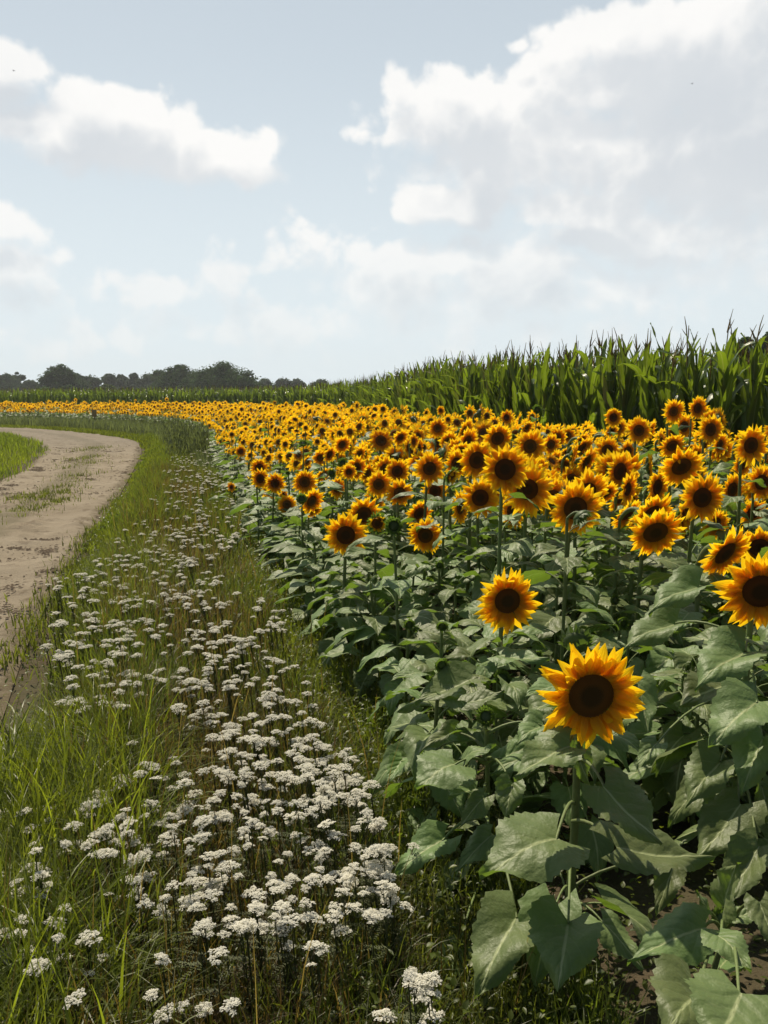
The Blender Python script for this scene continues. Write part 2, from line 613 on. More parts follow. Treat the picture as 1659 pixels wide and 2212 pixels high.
pl.inputs['Sheen Roughness'].default_value = .45
pl.inputs['Sheen Tint'].default_value = (.85, .95, .72, 1)

m, t = new_mat("sunflower_stem")
co = t.coord('Object')
sc_ = t.mix(t.noise(co, 40, 4, .6), (.12, .17, .05), (.19, .235, .085))
leafy(t, m, tint_value(t, sc_, .4), (.22, .3, .05), .12, rough=.55, spec=.4, normal=t.bump(t.noise(co, 160, 3, .6), .4, .004))

m, t = new_mat("sunflower_bract")
co = t.coord('Object')
sc_ = t.mix(t.noise(co, 60, 3, .6), (.055, .095, .025), (.105, .15, .042))
leafy(t, m, tint_value(t, sc_, .4), (.22, .36, .04), .3, rough=.5, spec=.4)

m, t = new_mat("sunflower_petal")
uv = t.n('ShaderNodeSeparateXYZ')
t.put(uv.inputs[0], t.n('ShaderNodeUVMap').outputs[0])
ptone = t.mix(t.step(uv.outputs[0], 0, .75), (.82, .38, .006), (.91, .53, .014))
stria = t.m('MULTIPLY', t.m('SINE', t.m('MULTIPLY', uv.outputs[1], 16)), .5)
ptone = tint_value(t, ptone, .22, .015)
leafy(t, m, ptone, t.mix(t.step(uv.outputs[0], 0, .7), (.92, .43, .004), (1.0, .64, .010)), .62, rough=.5, spec=.3, normal=t.bump(stria, .25, .003))

m, t = new_mat("sunflower_disc")
uv = t.n('ShaderNodeSeparateXYZ')
t.put(uv.inputs[0], t.n('ShaderNodeUVMap').outputs[0])
co = t.coord('Object')
vor = t.n('ShaderNodeTexVoronoi')
t.put(vor.inputs['Vector'], co)
vor.inputs['Scale'].default_value = 190
r_ = uv.outputs[0]
dc = t.mix(t.step(r_, .35, .62), (.085, .048, .016), (.25, .092, .018))
dc = t.mix(t.step(r_, .86, 1.0), dc, (.38, .15, .014))
dc = t.mix(t.m('MULTIPLY', t.step(vor.outputs['Distance'], .0, .5), .6), t.mix(.5, dc, (.22, .092, .018)), dc)
p = t.n('ShaderNodeBsdfPrincipled')
t.put(p.inputs['Base Color'], tint_value(t, dc, .4))
p.inputs['Roughness'].default_value = .85
p.inputs['Specular IOR Level'].default_value = .2
t.put(p.inputs['Normal'], t.bump(t.m('SUBTRACT', 1.0, vor.outputs['Distance']), .9, .006))
o = t.n('ShaderNodeOutputMaterial')
t.t.links.new(p.outputs[0], o.inputs[0])

m, t = new_mat("corn_leaf")
uv = t.n('ShaderNodeSeparateXYZ')
t.put(uv.inputs[0], t.n('ShaderNodeUVMap').outputs[0])
rib = t.m('SUBTRACT', 1.0, t.step(t.m('ABSOLUTE', uv.outputs[1]), .03, .14))
cg = t.mix(t.noise(t.coord('Object'), 6, 4, .6), (.045, .078, .018), (.080, .120, .028))
dry = t.m('GREATER_THAN', t.m('FRACT', t.m('MULTIPLY', t.n('ShaderNodeObjectInfo').outputs['Random'], 17.3)), .955)
cg = t.mix(t.m('MULTIPLY', rib, .5), tint_value(t, cg, .6, .03), (.22, .3, .12))
cg = t.mix(t.m('MULTIPLY', dry, .8), cg, (.30, .24, .12))
cn = t.m('MULTIPLY', t.m('SINE', t.m('MULTIPLY', uv.outputs[1], 38)), .5)
leafy(t, m, cg, t.mix(rib, (.25, .36, .016), (.36, .43, .08)), .39, rough=.30, spec=.6, normal=t.bump(cn, .2, .004))

plain("corn_stalk", (.12, .17, .05), .5, .4, .3, 9)
m, t = new_mat("corn_tassel")
leafy(t, m, t.mix(t.noise(t.coord('Object'), 25, 3, .6), (.19, .13, .05), (.33, .25, .10)), (.34, .25, .08), .3, rough=.7, spec=.2)
m, t = new_mat("grass_blade")
uv = t.n('ShaderNodeSeparateXYZ')
t.put(uv.inputs[0], t.n('ShaderNodeUVMap').outputs[0])
gc = t.attr('tint', 'Color')
leafy(t, m, gc, t.mix(.55, gc, t.mix(1.0, gc, (3.6, 3.5, 1.0), 'MULTIPLY')), .46, rough=.42, spec=.4)
m, t = new_mat("yarrow_flower")
fl = t.mix(t.noise(t.coord('Object'), 260, 2, .6), (.70, .68, .59), (.88, .86, .77))
leafy(t, m, fl, (.86, .84, .75), .42, rough=.8, spec=.15)
m, t = new_mat("yarrow_stem")
leafy(t, m, tint_value(t, t.mix(t.noise(t.coord('Object'), 30, 3), (.045, .065, .02), (.085, .085, .035)), .5), (.14, .2, .04), .2, rough=.6, spec=.3)
m, t = new_mat("tree_leaf")
leafy(t, m, t.attr('tint', 'Color'), t.mix(1.0, t.attr('tint', 'Color'), (1.6, 1.8, .8), 'MULTIPLY'), .25, rough=.85, spec=.08)
plain("bark", (.09, .075, .055), .9, .1, .4, 12, .6)
plain("weathered_wood", (.16, .105, .055), .85, .2, .35, 14, .4)
plain("roof_tile", (.12, .105, .10), .8, .2, .25, 6)
plain("barn_wall", (.23, .13, .09), .9, .1, .3, 5)
plain("ochre_board", (.42, .27, .10), .8, .2, .25, 14, .3)
plain("panel_glass", (.16, .26, .40), .12, .8, .2, 3)
plain("panel_frame", (.6, .62, .64), .35, .5, 0, 1, 0, .6)
plain("bird_feather", (.03, .03, .032), .7, .2, .3, 20)
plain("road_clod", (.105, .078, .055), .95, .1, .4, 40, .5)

# ------------------------------------------------------------------ sunflower meshes
def leaf_blade(L=.2, wd=.42, a0=.3, a1=.7, fold=.25, wave=.03, seed=0, ns=16, nv=10, twist=0.0, serr=.05):
    r = np.random.default_rng(seed)
    s_ = np.linspace(0, 1, ns + 1)
    sp = .055 + .945 * s_
    tx = np.array([0, .05, .12, .22, .32, .45, .58, .70, .80, .88, .94, .98, 1.0])
    ty = np.array([.52, .76, .92, 1.0, .98, .87, .69, .47, .29, .17, .085, .03, .003])
    w_ = wd * L * np.interp(s_, tx, ty) * (1 + .05 * np.sin(s_ * 23 + seed))
    th = a0 - (a0 + a1) * s_ ** .9
    dy, dz = np.cos(th) * L / ns, np.sin(th) * L / ns
    my = np.concatenate([[0], np.cumsum(dy[:-1])])
    mz = np.concatenate([[0], np.cumsum(dz[:-1])])
    v = np.linspace(-1, 1, nv + 1)
    asy = 1 + .08 * np.sign(v) * r.uniform(-1, 1)
    ww = w_[:, None] * asy[None]
    se = 1 + serr * np.where(np.arange(ns + 1) % 2 == 0, 1, -1)[:, None] * (np.abs(v)[None] > .95) * (s_[:, None] > .04) * (s_[:, None] < .97)
    ph1, ph2 = r.uniform(0, 6.28, 2)
    fo = fold * (1 - .6 * s_)[:, None]
    x = v[None] * ww * se * np.cos(fo)
    back = -.21 * L * (np.abs(v) ** 1.6)[None] * np.exp(-s_ * 6)[:, None]
    sag = -.38 * (np.abs(v) ** 2.4)[None] * ww * (.5 + .5 * s_[:, None]) * r.uniform(.3, 1.1)
    side = np.where(v[None] < 0, ph1, ph2)
    z = np.abs(v)[None] * ww * np.sin(fo) + sag + wave * L * (np.abs(v) ** 1.5)[None] * np.sin(s_[:, None] * 11 + side)
    z = z + .007 * L * np.sin((s_[:, None] - .42 * np.abs(v)[None] ** .8) * 5.2 * 2 * np.pi + np.where(v < 0, 0, .9)[None]) * np.abs(v)[None] * (1 - np.abs(v)[None]) * 2.2
    z = z + .045 * L * np.sin(s_[:, None] * 5.1 + ph2) * np.sin(v[None] * 2.3 + ph1)
    tw = twist * s_[:, None]
    x, z = x * np.cos(tw) - z * np.sin(tw), x * np.sin(tw) + z * np.cos(tw)
    ct, st = np.cos(th)[:, None], np.sin(th)[:, None]
    P = np.stack([x, my[:, None] + back * ct - z * st, mz[:, None] + back * st + z * ct], -1)
    uv = np.stack(np.broadcast_arrays(s_[:, None], v[None]), -1)
    return P, grid_quads(ns + 1, nv + 1), uv


def blade_geo(**k):
    P, Q, uv = leaf_blade(**k)
    return Geo().add(P, Q, uv=uv, m=0), P[-1, P.shape[1] // 2]


def leaf_with_petiole(L, pet, rise, seed, **k):
    """a leaf that starts at the stem: petiole going out along +y, then the blade"""
    g_ = Geo()
    r = np.random.default_rng(seed + 500)
    end = np.array([0, pet * math.cos(rise), pet * math.sin(rise)])
    pts = bez((0, 0, 0), (0, pet * .5 * math.cos(rise + .5), pet * .5 * math.sin(rise + .5)), end, 6)
    V, Q, T, uv = tube(pts, np.linspace(.0042, .0026, 6) * (L / .2), 5, False)
    g_.add(V, Q, uv=uv, m=1)
    P, Q, uv = leaf_blade(L=L, seed=seed, **k)
    roll = r.uniform(-.35, .35)
    c_, s_ = math.cos(roll), math.sin(roll)
    P = P @ np.array([[c_, 0, s_], [0, 1, 0], [-s_, 0, c_]]).T
    g_.add(P + end, Q, uv=uv, m=0)
    return g_


LM = [MATS["sunflower_leaf"], MATS["sunflower_stem"]]
LEAF_GEO, LEAF_LOW = [], []
for i in range(12):
    k = dict(wd=random.uniform(.32, .42), a0=random.uniform(-.1, .35), a1=random.uniform(.45, 1.15), fold=random.uniform(.1, .5), wave=random.uniform(.02, .05), twist=random.uniform(-.4, .4))
    rise = random.uniform(.25, .75)
    LEAF_GEO.append(leaf_with_petiole(.2, .11, rise, i, **k))
    LEAF_LOW.append(leaf_with_petiole(.2, .11, rise, i, ns=5, nv=4, serr=0, **k))
LEAF_MESH = [g_.mesh("sunflower_leaf", LM) for g_ in LEAF_GEO]
BLADES = [blade_geo(wd=random.uniform(.38, .46), a0=random.uniform(.05, .3), a1=random.uniform(.05, .45), fold=random.uniform(.22, .55),
                    wave=random.uniform(.035, .07), seed=40 + i, ns=26, nv=14, L=.2, serr=.045) for i in range(8)]


def petal_rows(n, R, r0, seed, wid=.15, lift=(.0, .5), droop=.3, curl_some=.1, rows=6):
    """a ring of ray petals in the xy plane facing +z"""
    r = np.random.default_rng(seed)
    g_ = Geo()
    for i in range(n):
        a = (i + r.uniform(-.35, .35)) / n * 2 * np.pi
        ln = (R - r0) * r.uniform(.76, 1.16)
        s_ = np.linspace(0, 1, rows)
        prof = np.array([.45, .85, 1.0, .9, .55, .03]) if rows == 6 else np.interp(s_, [0, .4, .75, 1], [.5, 1, .7, .04])
        w_ = wid * R * prof * r.uniform(.75, 1.1)
        el0 = r.uniform(*lift)
        bend = -r.uniform(.1, 1.0) * droop
        if r.random() < curl_some:
            bend, el0 = r.uniform(.6, 1.7), el0 + .35
        th = el0 + bend * s_
        rad = r0 * .92 + np.concatenate([[0], np.cumsum(np.cos(th[:-1]))]) * ln / (rows - 1)
        zz = np.concatenate([[0], np.cumsum(np.sin(th[:-1]))]) * ln / (rows - 1)
        sw = r.normal(0, .2) * s_ ** 1.7 * ln
        tw = r.uniform(-.9, .9) * s_
        v = np.array([-1, 0, 1])
        lx = v[None] * w_[:, None] * np.cos(tw)[:, None] + sw[:, None]
        lz = (np.abs(v)[None] * w_[:, None] * .45) + v[None] * w_[:, None] * np.sin(tw)[:, None] + zz[:, None]
        ca, sa = np.cos(a), np.sin(a)
        P = np.stack([rad[:, None] * ca - lx * sa, rad[:, None] * sa + lx * ca, lz], -1)
        uv_ = np.stack(np.broadcast_arrays(s_[:, None], v[None] * 1.0), -1)
        g_.add(P, grid_quads(rows, 3), uv=uv_, c=np.full(3, r.uniform(.25, .75)), m=0)
    return g_


def petals_geo(R, rd, seed, rich=1.0, droop=.3, rows=6, curl=.1):
    g_ = Geo()
    if rich > .4:
        for i, (n, k, wd, lf) in enumerate([(23, 1.05, .122, (-.18, .2)), (22, 1.0, .112, (.0, .36)), (18, .84, .095, (.2, .65))]):
            g_.join(petal_rows(n, R * k, rd, seed * 7 + i, wd, lf, droop, curl * (.4 if i == 0 else 1), rows))
    else:
        g_.join(petal_rows(25, R * 1.03, rd, seed * 7, .13, (-.05, .45), droop, curl, rows))
    return g_


def disc_geo(rd, dome=.22, rings=7, n=26, seed=0):
    P, uv_ = [], []
    for i in range(rings + 1):
        f = i / rings
        z = dome * rd * (1 - f ** 2.2) - .02 * rd - (.10 * rd * math.exp(-(f / .35) ** 2))
        if i == rings: z = -.10 * rd
        for j in range(n):
            a = j / n * 2 * math.pi
            rr = rd * (f + .0001) * (1 + .02 * math.sin(a * 3 + seed))
            P.append((rr * math.cos(a), rr * math.sin(a), z)); uv_.append((f, 0))
    g_ = Geo().add(P, grid_quads(rings + 1, n, True), uv=uv_)
    if rings > 3:
        for k in range(300):                          # florets in their spiral
            f = math.sqrt((k + .5) / 300) * .97
            a = k * 2.39996
            z = dome * rd * (1 - f ** 2.2) - .02 * rd - (.10 * rd * math.exp(-(f / .35) ** 2))
            q, hgt = rd * (.030 + .014 * f), rd * (.025 + .055 * f ** 2) * random.uniform(.6, 1.3)
            cx, cy = rd * f * math.cos(a), rd * f * math.sin(a)
            V_ = [(cx + q * math.cos(h), cy + q * math.sin(h), z - .01 * rd) for h in (0, 1.57, 3.14, 4.71)] + [(cx * 1.02, cy * 1.02, z + hgt)]
            g_.add(V_, T=[[0, 1, 4], [1, 2, 4], [2, 3, 4], [3, 0, 4]], uv=[(f, 0)] * 4 + [(min(1, f + .12), 0)])
    return g_


def bracts_geo(R, rd, seed, closed=0.0, rows=4, n=22, neck=True):
    """green back of the head: cup, pointed bracts, and the neck that comes up from the stem"""
    r = np.random.default_rng(seed + 90)
    g_ = Geo()
    prof = [(1.0, -.12), (1.02, -.25), (.8, -.5), (.45, -.68), (.16, -.78)]
    P = [(rd * q * math.cos(j / 16 * 6.2832), rd * q * math.sin(j / 16 * 6.2832), rd * z) for q, z in prof for j in range(16)]
    g_.add(P, grid_quads(5, 16, True), m=0)
    for k in range(2 if rows > 2 else 1):
        for i in range(n):
            a = (i + .5 * k + r.uniform(-.3, .3)) / n * 6.2832
            ln = rd * r.uniform(.55, .95) * (1.0 - .15 * k)
            s_ = np.linspace(0, 1, rows)
            el0 = r.uniform(-.3, .4) + closed * 1.1
            th = el0 + (r.uniform(-.7, .5) + closed * .9) * s_
            rad = rd * (1.0 - .1 * k) + np.concatenate([[0], np.cumsum(np.cos(th[:-1]))]) * ln / (rows - 1)
            zz = -rd * (.16 + .14 * k) + np.concatenate([[0], np.cumsum(np.sin(th[:-1]))]) * ln / (rows - 1)
            w_ = rd * .16 * np.interp(s_, [0, .3, 1], [.8, 1, .02])
            v = np.array([-1, 0, 1])
            lx = v[None] * w_[:, None]
            lz = np.abs(v)[None] * w_[:, None] * .3 + zz[:, None]
            ca, sa = math.cos(a), math.sin(a)
            P = np.stack([rad[:, None] * ca - lx * sa, rad[:, None] * sa + lx * ca, lz], -1)
            g_.add(P, grid_quads(rows, 3), c=np.full(3, r.uniform(.2, .8)), m=0)
    if neck:
        V, Q, T, uv_ = tube(bez((0, 0, -.6 * rd), (0, -.1 * R, -.75 * R), (0, -.95 * R, -.62 * R), 7), np.linspace(.14, .085, 7) * R, 7, False)
        g_.add(V, Q, m=1)
    return g_


NECK_END = np.array([0, -.95, -.62])
HEADS = []       # head variants of radius 1 (scaled per plant): (bracts, petals, disc)
BM = [MATS["sunflower_bract"], MATS["sunflower_stem"]]
for i in range(8):
    rd = random.uniform(.40, .45)
    HEADS.append(dict(bracts=bracts_geo(1, rd, i).mesh("flower_head", BM),
                      petals=petals_geo(1.0, rd, i + 1, 1, random.uniform(.1, .5), 6, random.choice([.0, .0, .04])).mesh("petals", MATS["sunflower_petal"]),
                      disc=disc_geo(rd, random.uniform(.14, .28), seed=i).mesh("disc", MATS["sunflower_disc"])))
# half open heads and shut green buds
HALF, BUDS = [], []
for i in range(2):
    HALF.append(dict(bracts=bracts_geo(1, .6, 30 + i, .25).mesh("flower_head", BM),
                     petals=petal_rows(18, 1.0, .5, 300 + i, .12, (.5, 1.1), -.3, .3).mesh("petals", MATS["sunflower_petal"]),
                     disc=disc_geo(.55, .2).mesh("disc", MATS["sunflower_disc"])))
    bg_ = bracts_geo(1, .66, 60 + i, .75, n=20)
    bg_.join(bracts_geo(1, .50, 80 + i, .9, n=15, neck=False), mat4(np.eye(3), (0, 0, .12)))
    BUDS.append(dict(bracts=bg_.mesh("flower_head", BM), petals=None, disc=disc_geo(.45, .25).mesh("disc", MATS["sunflower_bract"])))

# stem of height 1, thin hairs left to the bump
STEMS = []
for i in range(4):
    r = np.random.default_rng(i + 20)
    zz = np.linspace(0, 1, 9)
    bx_, by_ = r.uniform(-.02, .02, 2)
    pts = np.stack([bx_ * np.sin(zz * np.pi), by_ * np.sin(zz * np.pi), zz], 1)
    V, Q, T, uv_ = tube(pts, 1.0, 8, False)
    ctr = np.repeat(pts, 8, 0)
    V = ctr + (V - ctr) * np.repeat(np.linspace(.0125, .0085, 9), 8)[:, None]
    STEMS.append(Geo().add(V, Q, uv=uv_).mesh("stem", MATS["sunflower_stem"]))


def foliage_geo(seed, lods, nleaf=11, h=1.0, scale=1.0, twos=False):
    r = np.random.default_rng(seed)
    g_ = Geo()
    a = r.uniform(0, 6.28)
    for i in range(nleaf):
        f = .12 + .80 * i / nleaf
        L = (1.12 - .55 * abs(f - .45) - .25 * max(0, f - .6)) * r.uniform(.8, 1.2) * scale
        a += 2.4 + r.uniform(-.3, .3)
        M = mat4(rot_z(a) @ rot_x(-.45 * (1 - f) + .15), (0, 0, f * h), L)
        g_.join(lods[r.integers(len(lods))], M, c=np.full(3, r.uniform(.25, .75)))
    return g_


FOLIAGE = [foliage_geo(100 + i, [LEAF_LOW[j] for j in range(12)], 13).mesh("foliage", LM) for i in range(7)]

# ------------------------------------------------------------------ sunflower plants
G_SUN = "sunflowers growing in the long strip beside the corn"


def face_dir(yaw=0.0, pitch=0.0):
    """yaw turns the face to the right of the path's line, pitch lifts it"""
    return np.array([math.sin(yaw) * math.cos(pitch), -math.cos(yaw) * math.cos(pitch), math.sin(pitch)])


def place_stem(root, base, top, mesh, rad=1.0):
    d = np.asarray(top) - base
    L = np.linalg.norm(d)
    R = frame(d / L, (0, 1, 0))
    M = np.eye(4)
    M[:3, :3] = R @ np.diag([rad, rad, L])
    return put("stem", mesh, root, M)


def add_head(root, head, loc, R, size, hrot=0.0):
    M = mat4(R @ rot_z(0), loc, size)
    h = put("flower_head", head['bracts'], root, M)
    spin = mat4(rot_z(hrot), (0, 0, 0))
    if head['petals'] is not None:
        put("petals", head['petals'], h, spin)
    put("disc", head['disc'], h, spin)
    return h


def plant_near(head_pos, diam, yaw, pitch, label, kind='full', nleaf=13, group=G_SUN, lscale=1.0, name="sunflower", leaf_from=.12, leaf_to=.93, seed=None):
    """a whole plant with each leaf a part of its own; the face of its head is centred on head_pos"""
    r = random.Random(seed if seed is not None else int(abs(head_pos[0] * 733 + head_pos[1] * 977)))
    Rr = diam / 2
    fd = face_dir(yaw, pitch)
    R = frame(fd)
    top = head_pos + R @ (NECK_END * Rr)
    base = np.array([top[0] + r.uniform(-.03, .03), top[1] + r.uniform(-.02, .05), 0.0])
    root = thing(name, base, label, "flower", group)
    pool = {'full': HEADS, 'half': HALF, 'bud': BUDS}[kind]
    add_head(root, r.choice(pool), head_pos - base, R, Rr, r.uniform(0, 6.28))
    place_stem(root, np.zeros(3), top - base, r.choice(STEMS), max(.75, diam / .24))
    h = top[2]
    a = r.uniform(0, 6.28)
    for i in range(nleaf):
        f = leaf_from + (leaf_to - leaf_from) * i / max(1, nleaf - 1)
        L = (1.10 - .5 * abs(f - .5) - .45 * max(0, f - .7)) * r.uniform(.82, 1.2) * lscale
        a += 2.4 + r.uniform(-.35, .35)
        M = mat4(rot_z(a) @ rot_x(-.5 * (1 - f) + r.uniform(-.1, .3)), (top - base) * f, L)
        put("leaf", r.choice(LEAF_MESH), root, M)
    return root, base, top


def keyed_leaf(root, base, top, b, tip, db, dt, wide=1.0, up=(0, -.25, 1.0), v=None, stem_f=None):
    """one leaf of a plant from its base and its tip; a petiole runs from the stem to the base"""
    B, Tp = at(*b, db), at(*tip, dt)
    geo, c0 = BLADES[(v if v is not None else int(b[0] + tip[1])) % len(BLADES)]
    c = Tp - B
    L = np.linalg.norm(c)
    y0 = c0 / np.linalg.norm(c0)
    z0 = np.array([0, 0, 1.0]); z0 = z0 - y0 * (z0 @ y0); z0 /= np.linalg.norm(z0)
    F0 = np.stack([np.cross(y0, z0), y0, z0], 1)
    y1 = c / L
    z1 = np.array(up, float); z1 = z1 - y1 * (z1 @ y1); z1 /= np.linalg.norm(z1)
    F1 = np.stack([np.cross(y1, z1), y1, z1], 1)
    sc = L / np.linalg.norm(c0)
    R = F1 @ np.diag([wide * .86, 1, 1.0]) @ F0.T * sc
    g_ = Geo().join(geo, mat4(R, B - base))
    f = stem_f if stem_f is not None else float(np.clip((B[2] - .03) / top[2], .05, .97))
    S = (top - base) * f
    E = B - base
    mid_ = (S + E) / 2 + np.array([0, 0, .25 * np.linalg.norm(E - S)])
    pts = bez(S, mid_, E + y1 * .012, 8)
    V, Q, T, uv_ = tube(pts, np.linspace(.0055, .0032, 8) * (.7 + sc * .3), 6, False)
    g_.add(V, Q, uv=uv_, m=1)
    return put("leaf", g_.mesh("sunflower_leaf", LM), root)


KEYED_XY = []


def key(px, py, dpx, real, label, yaw=None, pitch=None, kind='full', **kw):
    depth = real * F_REF / dpx
    P = at(px, py, depth)
    if P[2] < .3: P[2] = .3
    r = random.Random(px * 31 + py)
    yaw = RAD(12 + r.uniform(-22, 22)) if yaw is None else RAD(yaw)
    pitch = RAD(r.uniform(-14, 6)) if pitch is None else RAD(pitch)
    out = plant_near(P, real, yaw, pitch, label, kind, **kw)
    KEYED_XY.append((out[1][0], out[1][1], P[2], px, dpx))
    return out


# the flower that stands largest, and its own leaves
p1 = key(1277, 1503, 240, .285, "largest sunflower, nearest the path's front, deep gold with a wide brown disc", 4, -4, nleaf=5, leaf_to=.35, seed=3)
for L_ in [((1209, 1811), (1037, 1902), 2.05, 1.95, 1.25), ((1231, 1616), (1109, 1679), 2.1, 2.0, 1.0), ((1302, 1702), (1432, 1822), 2.05, 1.95, 1.35),
           ((1330, 1835), (1547, 1850), 2.1, 2.15, .9), ((1229, 1985), (1205, 2140), 2.0, 1.85, 1.4), ((1457, 1870), (1417, 1980), 2.4, 2.35, .8),
           ((1375, 1470), (1400, 1580), 2.5, 2.4, 1.1), ((1240, 1600), (1275, 1700), 2.25, 2.25, 1.1), ((1300, 1990), (1390, 2095), 2.2, 2.1, 1.0)]:
    keyed_leaf(*p1, *L_[:4], L_[4])
p2 = key(1096, 1298, 146, .27, "gold sunflower standing alone over pale leaves between the two near gaps", 6, -3, nleaf=9)
keyed_leaf(*p2, (1080, 1418), (1187, 1420), 3.2, 3.1, .9)
keyed_leaf(*p2, (1020, 1420), (955, 1425), 3.3, 3.2, .9)
# the budding plant beside it
pb = key(1050, 1548, 52, .075, "slim sunflower plant with a shut green bud, left of the largest flower", -20, 30, 'bud', nleaf=4, leaf_to=.3, seed=5)
for L_ in [((985, 1650), (897, 1710), 2.55, 2.45, 1.5), ((982, 1580), (905, 1627), 2.7, 2.6, .55), ((962, 1811), (850, 1896), 2.5, 2.4, 1.0), ((1062, 1805), (984, 1885), 2.5, 2.4, .8),
           ((1108, 1690), (1091, 1773), 2.4, 2.35, 1.2), ((1047, 1722), (992, 1788), 2.5, 2.45, 1.0), ((1030, 1710), (968, 1720), 2.6, 2.5, 1.1), ((1120, 1975), (1025, 2162), 2.2, 2.0, 1.0),
           ((995, 2045), (952, 2132), 2.35, 2.25, 1.1), ((1020, 1468), (895, 1516), 2.9, 2.8, 1.05), ((1175, 1563), (1115, 1610), 2.6, 2.5, 1.0), ((1080, 1640), (1180, 1610), 2.6, 2.6, .9),
           ((1010, 1520), (1090, 1490), 2.7, 2.7, 1.0), ((870, 1640), (835, 1690), 2.9, 2.8, .9), ((1000, 1640), (1075, 1615), 2.6, 2.55, .8)]:
    keyed_leaf(*pb, *L_[:4], L_[4])
# young plant by the corner, seen from above
py_ = key(1562, 1985, 60, .07, "young sunflower plant with a leafy green crown low by the bare soil", -10, 60, 'bud', nleaf=2, leaf_to=.3, seed=8)
for L_ in [((1525, 2005), (1355, 2078), 1.9, 1.8, .8), ((1568, 1960), (1592, 1862), 1.95, 1.9, 1.1), ((1550, 2020), (1622, 2105), 1.8, 1.7, 1.1), ((1510, 2140), (1440, 2235), 1.75, 1.6, 1.3),
           ((1600, 2150), (1545, 2260), 1.6, 1.45, 1.5), ((1640, 1950), (1690, 2060), 1.85, 1.75, 1.0), ((1590, 1985), (1665, 1960), 2.0, 2.0, .8), ((1530, 1975), (1500, 1925), 2.0, 2.0, .8)]:
    keyed_leaf(*py_, *L_[:4], L_[4])
p7 = key(1643, 1277, 195, .28, "wide gold sunflower hanging close at the picture's edge, petals swept outwards", -12, -12, nleaf=13)
for L_ in [((1515, 1263), (1400, 1326), 2.8, 2.7, .9), ((1615, 1403), (1500, 1490), 2.55, 2.45, 1.1), ((1640, 1513), (1530, 1618), 2.4, 2.3, 1.2), ((1645, 1690), (1655, 1780), 2.5, 2.5, .9),
           ((1550, 1725), (1520, 1812), 2.6, 2.55, .8), ((1465, 1343), (1340, 1408), 2.9, 2.8, .9), ((1640, 1420), (1560, 1440), 2.7, 2.6, 1.0), ((1420, 1605), (1375, 1665), 2.4, 2.35, .9), ((1600, 1740), (1500, 1860), 2.45, 2.35, 1.0), ((1640, 1830), (1560, 1960), 2.3, 2.2, .9), ((1560, 1640), (1480, 1745), 2.55, 2.45, 1.0), ((1650, 1590), (1600, 1720), 2.4, 2.3, 1.0)]:
    keyed_leaf(*p7, *L_[:4], L_[4])
